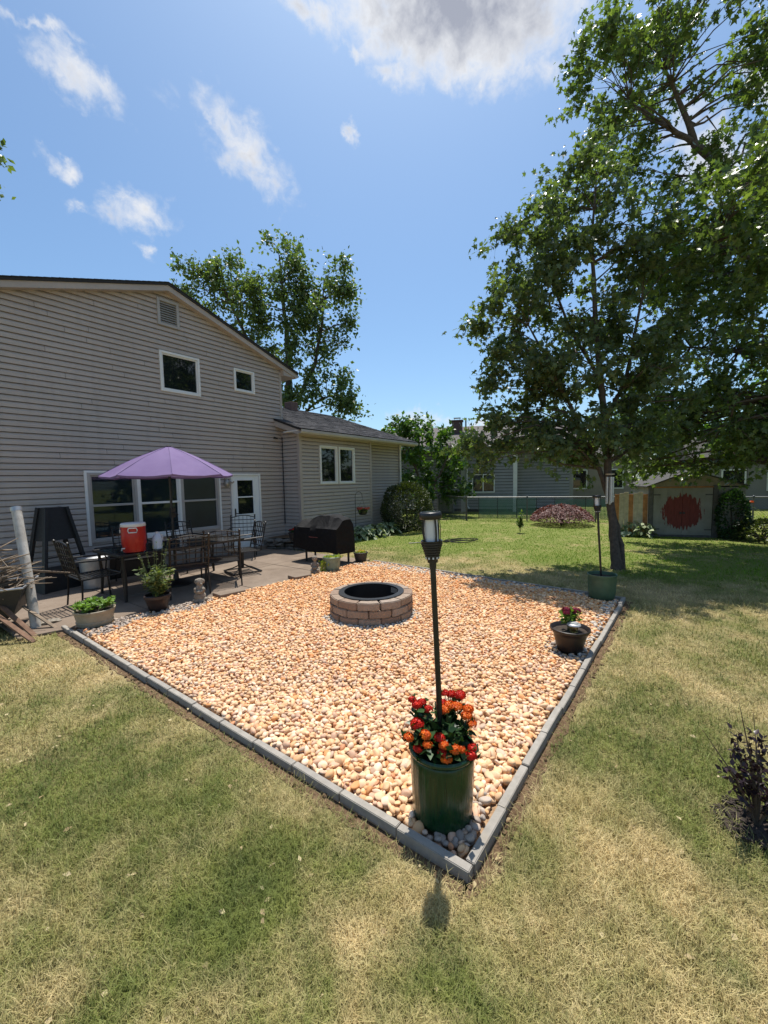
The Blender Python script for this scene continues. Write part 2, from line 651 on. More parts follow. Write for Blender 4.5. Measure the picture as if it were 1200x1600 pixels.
def glass(name, tint, gloss=.05, see=.0):
    t = NT(name)
    if see <= 0:
        t.set(t.ramp(t.noise(t.coord('Object'), 1.4, 4, .6), [(.35, tuple(c * .5 for c in tint)), (.65, tint)]), gloss, 0, .8)
        return t.m
    tr = t.n('ShaderNodeBsdfTransparent')
    tr.inputs[0].default_value = (*tint, 1)
    gl = t.n('ShaderNodeBsdfGlossy')
    gl.inputs['Roughness'].default_value = gloss
    fr = t.n('ShaderNodeFresnel')
    fr.inputs[0].default_value = 1.5
    mx = t.n('ShaderNodeMixShader')
    t.l(t.math('MULTIPLY_ADD', fr.outputs[0], .7, .01), mx.inputs[0])
    t.l(tr.outputs[0], mx.inputs[1])
    t.l(gl.outputs[0], mx.inputs[2])
    t.l(mx.outputs[0], t.out.inputs[0])
    return t.m


M['pane_dark'] = glass('dark window glass', (.010, .014, .017), .03)
M['pane_screen'] = glass('screened window glass', (.02, .026, .03), .35)
M['pane_clear'] = glass('clear window glass', (.50, .56, .60), .03, 1)


def shingle_mat(name, a, b, axis='x'):
    t = NT(name)
    p = t.coord('Object')
    mp = t.n('ShaderNodeMapping')
    mp.inputs['Scale'].default_value = (5.5, 7.6, .01) if axis == 'x' else (7.6, 5.5, .01)
    t.l(p, mp.inputs['Vector'])
    vor = t.n('ShaderNodeTexVoronoi', distance='CHEBYCHEV')
    vor.inputs['Scale'].default_value = 1.0
    t.l(mp.outputs[0], vor.inputs['Vector'])
    bw = t.n('ShaderNodeRGBToBW')
    t.l(vor.outputs['Color'], bw.inputs[0])
    c = t.ramp(bw.outputs[0], [(.25, a), (.75, b)])
    c = t.mix(t.ramp(t.noise(p, 1.1, 4), [(.4, (0, 0, 0)), (.7, (.4, .4, .4))]), c, tuple(x * .8 for x in a))
    t.set(c, .9, 0, .2)
    t.bump(t.noise(p, 120, 4, .7), .8, .006)
    return t.m


M['shingle'] = shingle_mat('asphalt shingle', (.028, .028, .031), (.075, .072, .076))
M['roof_edge'] = plain('roof edge', (.025, .025, .027), .85, .2, 20)

# ------------------------------------------------------------------ the ground
mb = MB()
mb.add([(-160, -160, 0), (260, -160, 0), (260, 260, 0), (-160, 260, 0)], [(0, 1, 2, 3)])
tag(mb.build('lawn', M['lawn']), 'patchy dry summer lawn round the gravel bed', 'lawn', kind='structure')

NEAR, LEFT, RIGHT, BACK = (1.517, .685), (1.602, 6.07), (6.50, .567), (6.85, 5.25)
GRAVEL = [NEAR, RIGHT, BACK, (6.45, 5.45), (5.3, 5.5), (3.9, 5.6), (3.1, 5.74), (2.2, 5.84), (1.6, 5.98)]


def inside(poly, x, y):
    x = np.asarray(x, float)
    y = np.asarray(y, float)
    r = np.zeros(x.shape, bool)
    n = len(poly)
    for i in range(n):
        x1, y1 = poly[i]
        x2, y2 = poly[(i + 1) % n]
        cnd = ((y1 > y) != (y2 > y)) & (x < (x2 - x1) * (y - y1) / (y2 - y1 + 1e-12) + x1)
        r ^= cnd
    return r


mb = MB()
mb.add([(x, y, .012) for x, y in GRAVEL], [tuple(range(len(GRAVEL)))])
gravel_bed = mb.build('gravel_bed', M['sand'])
tag(gravel_bed, 'bed of tan and orange river pebbles round the fire pit', 'gravel bed', kind='structure')

PATIO = [(1.35, 6.05), (1.6, 5.98), (2.2, 5.84), (3.1, 5.74), (3.9, 5.6), (5.3, 5.5), (6.45, 5.45), (6.95, 5.45), (6.95, 9.0), (1.15, 9.0)]
mb = MB()
mb.add([(x, y, .008) for x, y in PATIO], [tuple(range(len(PATIO)))])
patio = mb.build('patio', M['soil'])
tag(patio, 'weathered concrete patio along the back of the house', 'patio', kind='structure')
xs = [1.2, 2.55, 4.05, 5.5, 6.95]
for i in range(4):
    for y0, y1 in ((None, 6.9), (6.9, 8.1), (8.1, 8.97)):
        x0, x1 = xs[i] + .006, xs[i + 1] - .006

        def front(x):
            px = [q[0] for q in PATIO[:8]]
            py = [q[1] for q in PATIO[:8]]
            return float(np.interp(x, px, py))
        pts = []
        if y0 is None:
            for k in range(7):
                x = x0 + (x1 - x0) * k / 6
                pts.append((x, front(x)))
        else:
            pts += [(x0, y0 + .006), (x1, y0 + .006)]
        pts += [(x1, y1 - .006), (x0, y1 - .006)]
        n = len(pts)
        mb = MB()
        h = .031 + random.uniform(0, .004)
        mb.add([(x, y, .004) for x, y in pts] + [(x, y, h) for x, y in pts],
               [tuple(range(n, 2 * n))] + [(k, (k + 1) % n, (k + 1) % n + n, k + n) for k in range(n)])
        mb.build('slab', M['concrete'], patio, bevel=.005)

# dirt along the outside of the edging
mb = MB()
ring = []
rr = random.Random(5)
for A, B2, sgn in ((LEFT, NEAR, 1), (NEAR, RIGHT, 1)):
    for k in range(70):
        q = k / 69
        x = A[0] + (B2[0] - A[0]) * q
        y = A[1] + (B2[1] - A[1]) * q
        d = Vector((B2[0] - A[0], B2[1] - A[1], 0)).normalized()
        nrm = Vector((d.y, -d.x, 0))
        w = .05 + .035 * rr.random()
        ring.append(((x - nrm.x * .02, y - nrm.y * .02), (x + nrm.x * w, y + nrm.y * w)))
mb.v = [(p[0], p[1], .004) for pr in ring for p in pr]
mb.f = [(2 * i, 2 * i + 1, 2 * i + 3, 2 * i + 2) for i in range(len(ring) - 1)]
soil_strip = mb.build('soil_strip', M['soil'])
tag(soil_strip, 'strip of bare brown soil along the concrete edging', 'soil', kind='structure')
mb = MB()
for k in range(260):
    pr = ring[rr.randrange(len(ring) - 1)]
    q = rr.uniform(.1, 1.15)
    mb.blob((pr[0][0] + (pr[1][0] - pr[0][0]) * q + rr.gauss(0, .03), pr[0][1] + (pr[1][1] - pr[0][1]) * q + rr.gauss(0, .03), .006), rr.uniform(.005, .017), k, 1, .35)
mb.build('soil_clods', M['soil'], soil_strip, smooth=50, kind='stuff')

# ------------------------------------------------------------------ concrete edging, block by block
edging = thing('gravel_edging', 'grey concrete edging blocks framing the gravel bed on three sides', 'edging', (1.517, .685, 0))
blk = {}


def block_mesh(L):
    mb_ = MB()
    mb_.box(-L / 2, L / 2, -.022, .022, -.02, .060)
    bm = bmesh.new()
    me_ = bpy.data.meshes.new('edging_block')
    me_.from_pydata(mb_.v, [], mb_.f)
    bm.from_mesh(me_)
    bmesh.ops.bevel(bm, geom=list(bm.edges), offset=.0035, segments=2, affect='EDGES')
    bm.to_mesh(me_)
    bm.free()
    me_.materials.append(M['edging'])
    return me_


for A, B2, n, t0, t1 in ((NEAR, LEFT, 14, .0, 1.0), (NEAR, RIGHT, 13, .05, 1.0), (RIGHT, BACK, 12, .05, 1.0)):
    A3, B3 = Vector((*A, 0)), Vector((*B2, 0))
    d = B3 - A3
    L = d.length
    dn = d.normalized()
    s0 = t0
    step = (L - s0) / n
    me = block_mesh(step - .006)
    inn = Vector((-dn.y, dn.x, 0))
    if A is NEAR and B2 is LEFT:
        inn = -inn
    for k in range(n):
        c = A3 + dn * (s0 + step * (k + .5)) + inn * (.024 + random.uniform(-.006, .006))
        o = mesh_obj('edging_block', me, None, edging, True)
        o.location = (c.x, c.y, random.uniform(-.005, .005))
        o.rotation_euler = (random.uniform(-.02, .02), random.uniform(-.012, .012), math.atan2(dn.y, dn.x) + random.uniform(-.012, .012))

# ------------------------------------------------------------------ pebbles
def ico(sub):
    bm = bmesh.new()
    bmesh.ops.create_icosphere(bm, subdivisions=sub, radius=1)
    v = np.array([q.co[:] for q in bm.verts])
    f = np.array([[w.index for w in q.verts] for q in bm.faces])
    bm.free()
    return v, f


def pebble_shapes(sub, n, seed):
    g = np.random.default_rng(seed)
    v, f = ico(sub)
    out = []
    for _ in range(n):
        k = np.ones(len(v))
        for _j in range(4):
            d = g.normal(size=3)
            d /= np.linalg.norm(d)
            k += .10 * np.sin(g.uniform(1.5, 3.2) * (v @ d) + g.uniform(0, 6))
        d = g.normal(size=3)
        d /= np.linalg.norm(d)
        pv = v * k[:, None]
        s = pv @ d
        cut = g.uniform(.55, .85)
        pv -= np.outer(np.where(s > cut, (s - cut) * .8, 0), d)
        out.append(pv)
    return out, f


def rand_rot(n, flat, g):
    """n rotation matrices: free spin about Z, tilts of about `flat` radians"""
    a = g.uniform(0, 2 * PI, n)
    ax = g.normal(0, flat, n)
    ay = g.normal(0, flat, n)
    z0 = np.zeros(n)
    o1 = np.ones(n)
    ca, sa = np.cos(a), np.sin(a)
    Rz = np.stack([np.stack([ca, -sa, z0], 1), np.stack([sa, ca, z0], 1), np.stack([z0, z0, o1], 1)], 1)
    c, s = np.cos(ax), np.sin(ax)
    Rx = np.stack([np.stack([o1, z0, z0], 1), np.stack([z0, c, -s], 1), np.stack([z0, s, c], 1)], 1)
    c, s = np.cos(ay), np.sin(ay)
    Ry = np.stack([np.stack([c, z0, s], 1), np.stack([z0, o1, z0], 1), np.stack([-s, z0, c], 1)], 1)
    return Rz @ Rx @ Ry


g = np.random.default_rng(11)
INNER = [(1.585, .752), (6.43, .645), (6.78, 5.2), (6.4, 5.42), (5.3, 5.47), (3.9, 5.57), (3.1, 5.71), (2.2, 5.81), (1.70, 5.93)]


def hexgrid(sp, jit, z, zj):
    xs_ = np.arange(1.5, 7.0, sp)
    ys_ = np.arange(.5, 6.1, sp * .866)
    X, Y = np.meshgrid(xs_, ys_)
    X = X + (np.arange(len(ys_)) % 2)[:, None] * sp / 2
    X = X.ravel() + g.normal(0, jit, X.size)
    Y = Y.ravel() + g.normal(0, jit, Y.size)
    Z = z + g.uniform(-zj, zj, X.size)
    return np.stack([X, Y, Z], 1)


P0 = hexgrid(.039, .007, .026, .005)
P1 = hexgrid(.040, .009, .042, .008)
P = np.concatenate([P0, P1])
size = np.concatenate([g.uniform(.019, .025, len(P0)), g.gamma(14, .00143, len(P1)).clip(.012, .031)])
FIRE = (4.12, 3.22)
keep = inside(INNER, P[:, 0], P[:, 1]) & (np.hypot(P[:, 0] - FIRE[0], P[:, 1] - FIRE[1]) > .53)
for (px, py, pr) in ((1.79, .97, .165), (6.42, .86, .19), (4.25, .84, .115), (1.90, 5.84, .19), (2.62, 5.78, .13)):
    keep &= np.hypot(P[:, 0] - px, P[:, 1] - py) > pr
P, size = P[keep], size[keep]
n = len(P)
# pebble colours
pal = np.array([(.74, .60, .42), (.66, .46, .26), (.62, .34, .15), (.70, .53, .34), (.60, .45, .35), (.76, .68, .57), (.56, .48, .40), (.55, .30, .17)])
X, Y = P[:, 0], P[:, 1]
fld = .5 + .5 * np.sin(X * 1.1 + .7 * np.sin(Y * 1.3 + 1)) * np.cos(Y * .9 - .6 * X + .4)
near = np.clip((3.3 - np.hypot(X - .6, Y - 1.6) * .62) / 2.2, 0, 1)
pale = np.clip(near * .9 + .25 * (1 - fld) - .05, 0, 1)
wgt = np.stack([.9 + pale, 1.0 - .4 * pale, .62 * (1 - .85 * pale) + .03, 1.0 + 0 * pale, .45 + .2 * pale, .3 + .7 * pale, .18 + .2 * pale, .28 * (1 - .8 * pale)], 1)
wgt /= wgt.sum(1, keepdims=True)
ci = (g.random(n)[:, None] > np.cumsum(wgt, 1)).sum(1).clip(0, 7)
colr = pal[ci] * (np.array([.95, .765, .585]) + pale[:, None] * np.array([-.02, .035, .13])) * g.uniform(.84, 1.14, (n, 1))
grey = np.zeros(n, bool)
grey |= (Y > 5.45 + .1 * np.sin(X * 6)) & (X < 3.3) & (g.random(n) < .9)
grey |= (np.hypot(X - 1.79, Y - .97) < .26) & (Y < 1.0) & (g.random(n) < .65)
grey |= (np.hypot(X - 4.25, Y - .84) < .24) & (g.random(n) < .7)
white = (np.abs(np.hypot(X - FIRE[0], Y - FIRE[1]) - .57) < .06) & (X + Y < 7.3) & (g.random(n) < .75)
white |= (Y < .8) & (X > 4) & (g.random(n) < .45)
white |= (X > 6.35) & (g.random(n) < .45)
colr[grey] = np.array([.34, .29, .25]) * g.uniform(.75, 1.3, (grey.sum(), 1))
colr[white] = np.array([.50, .46, .41]) * g.uniform(.85, 1.1, (white.sum(), 1))
scl = np.stack([size * g.uniform(1.0, 1.35, n), size * g.uniform(.78, 1.0, n), size * g.uniform(.5, .78, n)], 1)
rot = rand_rot(n, .38, g)
dist = np.hypot(X, Y)
upper = P[:, 2] > .0335
rank = np.argsort(np.where(upper, dist - size * 8, 99))
single = np.zeros(n, bool)
single[rank[:300]] = True
sh2, f2 = pebble_shapes(3, 12, 5)
pm = []
for v in sh2:
    me = np_mesh('pebble', v, f2, True)
    me.materials.append(M['pebble_one'])
    pm.append(me)
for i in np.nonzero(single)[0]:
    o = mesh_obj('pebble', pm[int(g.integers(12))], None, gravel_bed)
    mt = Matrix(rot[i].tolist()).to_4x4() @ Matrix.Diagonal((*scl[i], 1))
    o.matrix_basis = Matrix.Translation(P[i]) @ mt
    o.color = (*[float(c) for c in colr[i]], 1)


def scatter(idx, sub, seed):
    shp, f = pebble_shapes(sub, 10, seed)
    shp = np.array(shp)
    k = g.integers(0, 10, len(idx))
    V = shp[k] * scl[idx][:, None, :]
    V = np.einsum('nij,nkj->nki', rot[idx], V) + P[idx][:, None, :]
    nv = shp.shape[1]
    F = f[None] + (np.arange(len(idx)) * nv)[:, None, None]
    C = np.repeat(colr[idx], nv, axis=0)
    return V.reshape(-1, 3), F.reshape(-1, 3), C


rest = np.nonzero(~single)[0]
a = scatter(rest[dist[rest] < 3.3], 2, 21)
b = scatter(rest[dist[rest] >= 3.3], 1, 22)
V = np.concatenate([a[0], b[0]])
F = np.concatenate([a[1], b[1] + len(a[0])])
C = np.concatenate([a[2], b[2]])
me = np_mesh('pebble_layer', V, F, True)
at = me.attributes.new('Col', 'FLOAT_COLOR', 'POINT')
at.data.foreach_set('color', np.concatenate([C, np.ones((len(C), 1))], 1).astype(np.float32).ravel())
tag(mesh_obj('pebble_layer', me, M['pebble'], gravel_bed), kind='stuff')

# ------------------------------------------------------------------ the house
house = thing('house', 'beige vinyl sided split level house with gable wall, white back door and low wing', 'house', (4.6, 9.0, 0))
EXPO = .102


def islands(mb_):
    """weld a course and give back its separate lengths of board"""
    key, idx, vv = {}, [], []
    for p in mb_.v:
        k = tuple(round(c, 4) for c in p)
        if k not in key:
            key[k] = len(vv)
            vv.append(p)
        idx.append(key[k])
    fs_ = [tuple(idx[i] for i in f) for f in mb_.f]
    par = list(range(len(vv)))

    def find(i):
        while par[i] != i:
            i = par[i]
        return i
    for f in fs_:
        for i in f[1:]:
            par[find(i)] = find(f[0])
    out = {}
    for f in fs_:
        out.setdefault(find(f[0]), []).append(f)
    res = []
    for fl in out.values():
        used = sorted({i for f in fl for i in f})
        mp_ = {i: k for k, i in enumerate(used)}
        m2 = MB()
        m2.v = [tuple(vv[i]) for i in used]
        m2.f = [tuple(mp_[i] for i in f) for f in fl]
        res.append(m2)
    return res


def siding(part_name, O, a, nrm, lim, z0, z1, openings=(), label=None):
    """wall part with a lap board for each course; lim(z) -> (s0, s1)"""
    a = Vector(a)
    nrm = Vector(nrm)
    O = Vector(O)
    wall = MB()
    s0, s1 = lim(z0)
    zt = min(z1, z1)
    base = [O + a * s0 - nrm * .07 + Vector((0, 0, z0 - .25)), O + a * s1 - nrm * .07 + Vector((0, 0, z0 - .25))]
    prof = []
    zz = [z0 + (z1 - z0) * k / 12 for k in range(13)]
    L_, R_ = [], []
    for z in zz:
        p0, p1 = lim(z)
        L_.append(O + a * p0 - nrm * .07 + Vector((0, 0, z)))
        R_.append(O + a * p1 - nrm * .07 + Vector((0, 0, z)))
    poly = base + R_ + L_[::-1]
    back = [p - nrm * .12 for p in poly]
    m_ = len(poly)
    wall.add(poly + back, [tuple(range(m_)), tuple(range(2 * m_ - 1, m_ - 1, -1))] + [(i, i + m_, (i + 1) % m_ + m_, (i + 1) % m_) for i in range(m_)])
    wo = wall.build(part_name, M['backing'], house, True, label=label)
    seams = {}
    z = z0
    while z < z1 - .01:
        zt = min(z + EXPO * .91, z1)  # board stops short: slot onto the dark backing strengthens the lap shadow line
        cuts = sorted({z, zt} | {q for o_ in openings for q in (o_[2], o_[3]) if z < q < zt})
        mb_ = MB()
        for k in range(len(cuts) - 1):
            za, zb = cuts[k], cuts[k + 1]
            zm = (za + zb) / 2
            pa, pb = lim(za), lim(zb)
            segs = [(pa[0], pb[0], pa[1], pb[1])]
            for o0, o1, oz0, oz1 in openings:
                if oz0 < zm < oz1:
                    ns = []
                    for (xa0, xb0, xa1, xb1) in segs:
                        if o1 <= min(xa0, xb0) or o0 >= max(xa1, xb1):
                            ns.append((xa0, xb0, xa1, xb1))
                            continue
                        if o0 > xa0:
                            ns.append((xa0, xb0, o0, o0))
                        if o1 < xa1:
                            ns.append((o1, o1, xa1, xb1))
                    segs = ns

            cutx = seams.get(round(z, 3))
            if cutx is None:
                rs = random.Random(int(z * 977) + len(part_name))
                cutx = []
                q = pa[0] + rs.uniform(.9, 3.4)
                while q < pa[1] - .6:
                    cutx.append(q)
                    q += rs.uniform(2.6, 3.7)
                seams[round(z, 3)] = cutx
            ns = []
            for (xa0, xb0, xa1, xb1) in segs:
                for q in cutx:
                    if max(xa0, xb0) + .15 < q < min(xa1, xb1) - .15:
                        ns.append((xa0, xb0, q - .005, q - .005))
                        xa0 = xb0 = q
                ns.append((xa0, xb0, xa1, xb1))
            segs = ns

            def dep(zq):
                q = (zq - z) / EXPO
                return .026 - .004 * q if q < .55 else .0238 - .0238 * (q - .55) / .36
            for (xa0, xb0, xa1, xb1) in segs:
                if xa1 - xa0 < .01 and xb1 - xb0 < .01:
                    continue
                lv = [(za, xa0, xa1), (zb, xb0, xb1)]
                zk = z + EXPO * .55
                if za < zk < zb:
                    q = (zk - za) / (zb - za)
                    lv.insert(1, (zk, xa0 + (xb0 - xa0) * q, xa1 + (xb1 - xa1) * q))
                vv = []
                for (zq, p0, p1) in lv:
                    for p in (p0, p1):
                        vv.append(O + a * p + nrm * dep(zq) + Vector((0, 0, zq)))
                ff = [(2 * i, 2 * i + 1, 2 * i + 3, 2 * i + 2) for i in range(len(lv) - 1)]
                nb = len(vv)
                vv.append(O + a * xa0 - nrm * .03 + Vector((0, 0, za)))
                vv.append(O + a * xa1 - nrm * .03 + Vector((0, 0, za)))
                ff.append((nb, nb + 1, 1, 0))
                tp = 2 * (len(lv) - 1)
                vv.append(O + a * xb0 - nrm * .03 + Vector((0, 0, zb)))
                vv.append(O + a * xb1 - nrm * .03 + Vector((0, 0, zb)))
                ff.append((tp, tp + 1, nb + 3, nb + 2))
                mb_.add(vv, ff)
        for piece in islands(mb_):
            piece.build('siding_board', M['siding'], wo)
        z += EXPO
    return wo


APEX_X, APEX_Z, SL = 4.60, 5.965, .33
def gab(z):
    h = (APEX_Z - .10 - z) / SL
    return (max(1.45, APEX_X - h), min(7.63, APEX_X + h))


OPEN_G = [(2.94, 5.63, .67, 2.0), (4.40, 5.29, 3.74, 4.59), (6.18, 6.775, 4.03, 4.585), (4.41, 4.87, 5.11, 5.665), (5.95, 6.825, 0, 1.99)]
gable_wall = siding('gable_wall', (0, 9.0, 0), (1, 0, 0), (0, -1, 0), gab, .22, APEX_Z - .12, OPEN_G)
OPEN_W = [(8.355, 9.875, 1.68, 2.78)]
wing_wall = siding('wing_wall', (0, 8.3, 0), (1, 0, 0), (0, -1, 0), lambda z: (7.62, 10.70), .22, 3.08, OPEN_W)
siding('return_wall', (7.62, 0, 0), (0, -1, 0), (-1, 0, 0), lambda z: (-8.985, -8.3), .22, 3.2)
siding('porch_wall', (0, 8.62, 0), (1, 0, 0), (0, -1, 0), lambda z: (10.74, 12.95), .22, 3.12)
mb = MB()
mb.box(1.5, 7.60, 9.3, 17.5, 0, 4.75)
mb.box(7.7, 10.62, 8.55, 16.4, 0, 3.05)
mb.box(10.62, 12.93, 8.9, 16.4, 0, 3.05)
mb.build('side_walls', M['siding'], house, True)
mb = MB()
mb.box(1.45, 7.61, 8.992, 9.3, 0, .215)
mb.box(7.63, 10.69, 8.295, 8.6, 0, .215)
mb.box(10.75, 12.94, 8.615, 8.9, 0, .215)
mb.build('foundation', M['foundation'], house, True)

# trim
def trim(name, *b, m='trim_beige', bev=.004):
    mb_ = MB()
    mb_.box(*b)
    return mb_.build(name, M[m], house, True, bevel=bev)


trim('corner_post', 7.59, 7.665, 8.965, 9.4, 3.0, 4.74)
trim('corner_post', 7.585, 7.68, 8.262, 8.36, .2, 3.08)
trim('corner_post', 10.66, 10.745, 8.264, 8.64, .2, 3.08)
trim('corner_post', 12.90, 12.975, 8.585, 8.95, .2, 3.1)
trim('frieze_board', 7.62, 10.66, 8.268, 8.30, 2.99, 3.10)

# main roof: two slopes, rake boards, eave box
def slope_slab(mb_, x0, z0, x1, z1, y0, y1, th):
    mb_.add([(x0, y0, z0 - th), (x1, y0, z1 - th), (x1, y1, z1 - th), (x0, y1, z0 - th), (x0, y0, z0), (x1, y0, z1), (x1, y1, z1), (x0, y1, z0)],
            [(3, 2, 1, 0), (4, 5, 6, 7), (0, 1, 5, 4), (1, 2, 6, 5), (2, 3, 7, 6), (3, 0, 4, 7)])


mb = MB()
slope_slab(mb, APEX_X, APEX_Z, 8.14, APEX_Z - SL * (8.14 - APEX_X), 8.80, 17.8, .045)
slope_slab(mb, .98, APEX_Z - SL * (APEX_X - .98), APEX_X, APEX_Z, 8.80, 17.8, .045)
roof = mb.build('roof', M['roof_edge'], house, True)
for sgn, xe in ((1, 8.10), (-1, 1.02)):
    mb = MB()
    z_a, z_e = APEX_Z - .047, APEX_Z - .047 - SL * abs(xe - APEX_X)
    q = [(APEX_X, 8.825, z_a - .11), (xe, 8.825, z_e - .11), (xe, 8.985, z_e - .11), (APEX_X, 8.985, z_a - .11),
         (APEX_X, 8.825, z_a), (xe, 8.825, z_e), (xe, 8.985, z_e), (APEX_X, 8.985, z_a)]
    mb.add(q, [(3, 2, 1, 0), (4, 5, 6, 7), (0, 1, 5, 4), (1, 2, 6, 5), (2, 3, 7, 6), (3, 0, 4, 7)])
    mb.build('rake_board', M['trim_beige'], house, True)
    mb = MB()
    for k in range(34):                       # ragged shingle ends along the rake
        f0, f1 = k / 34, (k + .96) / 34
        xa, xb = APEX_X + (xe + .04 * sgn - APEX_X) * f0, APEX_X + (xe + .04 * sgn - APEX_X) * f1
        za, zb = APEX_Z - SL * abs(xa - APEX_X), APEX_Z - SL * abs(xb - APEX_X)
        slope_slab(mb, xa, za + .012, xb, zb + .016, 8.785 + random.uniform(-.004, .004), 9.4, .012)
    mb.build('shingle_edge', M['roof_edge'], roof)
mb = MB()
mb.add([(7.645, 8.845, 4.66), (8.10, 8.845, 4.66), (8.10, 8.845, 4.74), (7.645, 8.845, 4.90), (7.645, 9.5, 4.66), (8.10, 9.5, 4.66), (8.10, 9.5, 4.74), (7.645, 9.5, 4.90)],
       [(0, 1, 2, 3), (7, 6, 5, 4), (0, 4, 5, 1), (1, 5, 6, 2), (3, 2, 6, 7), (0, 3, 7, 4)])
mb.build('eave_return', M['trim_beige'], house, True)
trim('gutter', 8.06, 8.16, 8.83, 17.8, 4.68, 4.78)

# wing roof, laid in shingle courses
RY0, RZ0, RY1, RZ1 = 7.97, 3.135, 12.27, 4.575
mb = MB()
mb.add([(7.36, RY0, RZ0), (13.15, RY0, RZ0), (13.15, RY1, RZ1), (7.36, RY1, RZ1), (7.36, 16.6, RZ0), (13.15, 16.6, RZ0),
        (7.36, RY0, RZ0 - .04), (13.15, RY0, RZ0 - .04), (13.15, RY1, RZ1 - .04), (7.36, RY1, RZ1 - .04), (7.36, 16.6, RZ0 - .04), (13.15, 16.6, RZ0 - .04)],
       [(0, 1, 2, 3), (3, 2, 5, 4), (7, 6, 9, 8), (8, 9, 10, 11), (0, 6, 7, 1), (1, 7, 8, 2), (2, 8, 11, 5), (0, 3, 9, 6), (3, 4, 10, 9)])
wing_roof = mb.build('wing_roof', M['roof_edge'], house, True)
NC = 32
for k in range(NC):
    f0, f1 = k / NC, (k + 1.12) / NC
    ya, yb = RY0 - .02 + (RY1 - RY0) * f0, RY0 - .02 + (RY1 - RY0) * f1
    za, zb = RZ0 + (RZ1 - RZ0) * f0, RZ0 + (RZ1 - RZ0) * f1
    mb = MB()
    x = 7.345 + random.uniform(-.1, 0)
    while x < 13.165:                          # tabs of uneven width and thickness
        w = random.choice((.14, .2, .27, .33))
        xa, xb = max(x, 7.345), min(x + w - .006, 13.165)
        if xb > xa + .02:
            e = random.choice((.006, .006, .011))
            yy = ya + random.uniform(-.004, .004)
            mb.add([(xa, yy, za + .002), (xb, yy, za + .002), (xb, yy, za + .006 + e), (xa, yy, za + .006 + e), (xb, yb, zb + .004), (xa, yb, zb + .004)],
                   [(0, 1, 2, 3), (3, 2, 4, 5), (0, 3, 5), (1, 4, 2)])
        x += w
    mb.build('shingle_course', M['shingle'], wing_roof)
mb = MB()
pf = [(0, .0), (.0, -.085), (.03, -.1), (.10, -.1), (.125, -.06), (.125, 0), (.112, 0), (.112, -.05), (.09, -.086), (.012, -.086), (.012, 0)]
vv = []
for xq in (7.36, 13.14):
    vv += [(xq, 8.04 - a_, 3.11 + b_) for a_, b_ in pf]
kk = len(pf)
mb.add(vv, [(i, (i + 1) % kk, (i + 1) % kk + kk, i + kk) for i in range(kk)] + [tuple(range(kk)), tuple(range(2 * kk - 1, kk - 1, -1))])
mb.build('gutter', M['trim_grey2'], house, True)
trim('fascia', 7.37, 13.13, 8.045, 8.07, 2.98, 3.105)
trim('soffit', 7.37, 13.13, 8.07, 8.62, 3.075, 3.10, m='trim_white')
mb = MB()                                     # left rake end of the wing roof
mb.add([(7.375, 8.05, 2.98), (7.375, 8.99, 3.28), (7.375, 8.99, 3.43), (7.375, 8.05, 3.105), (7.40, 8.05, 2.98), (7.40, 8.99, 3.28), (7.40, 8.99, 3.43), (7.40, 8.05, 3.105)],
       [(0, 1, 2, 3), (7, 6, 5, 4), (0, 4, 5, 1), (3, 2, 6, 7), (0, 3, 7, 4), (1, 5, 6, 2)])
mb.build('rake_board', M['trim_beige'], house, True)
mb = MB()
mb.tube([(12.86, 8.54, 3.06), (12.86, 8.54, .2), (12.86, 8.44, .1)], .035, 8)
mb.build('downspout', M['trim_white'], house, True, smooth=50)
mb = MB()
mb.box(10.4, 10.75, 11.7, 12.05, 4.2, 4.72)
mb.build('chimney', plain('chimney brick', (.16, .09, .07), .9, .3, 14, bump=.6), house, True, bevel=.01)


def bars(mb_, x0, x1, z0, z1, w, y0, y1, wb=None):
    wb = wb or w
    mb_.box(x0, x0 + w, y0, y1, z0, z1)
    mb_.box(x1 - w, x1, y0, y1, z0, z1)
    mb_.box(x0 + w, x1 - w, y0 + .001, y1, z1 - w, z1)
    mb_.box(x0 + w, x1 - w, y0 + .001, y1, z0, z0 + wb)


def window(Y, x0, x1, z0, z1, frame='trim_white', pane='pane_dark', w=.05, rail=False, blind=False, sill=False, label=None):
    mb_ = MB()
    bars(mb_, x0, x1, z0, z1, w, Y - .045, Y + .04)
    fr = mb_.build('window', M[frame], house, True, bevel=.004, label=label)
    mb_ = MB()
    bars(mb_, x0 + w, x1 - w, z0 + w, z1 - w, .028, Y - .022, Y + .03)
    if rail:
        zm = z0 + (z1 - z0) * .53
        mb_.box(x0 + w, x1 - w, Y - .03, Y + .03, zm - .022, zm + .022)
    mb_.build('sash', M[frame], fr, bevel=.003)
    mb_ = MB()
    mb_.box(x0 + w + .02, x1 - w - .02, Y + .008, Y + .014, z0 + w + .02, z1 - w - .02)
    mb_.build('pane', M[pane], fr)
    if blind:
        mb_ = MB()
        z = z0 + w + .02
        while z < z1 - w - .02:
            mb_.add([(x0 + w + .03, Y + .028, z), (x1 - w - .03, Y + .028, z), (x1 - w - .03, Y + .044, z + .024), (x0 + w + .03, Y + .044, z + .024)], [(0, 1, 2, 3)])
            z += .028
        mb_.build('blind', M['blind'], fr, kind='stuff')
    if sill:
        mb_ = MB()
        mb_.box(x0 - .03, x1 + .03, Y - .07, Y - .046, z0 - .03, z0 + .02)
        mb_.build('sill', M[frame], fr, bevel=.004)
    return fr


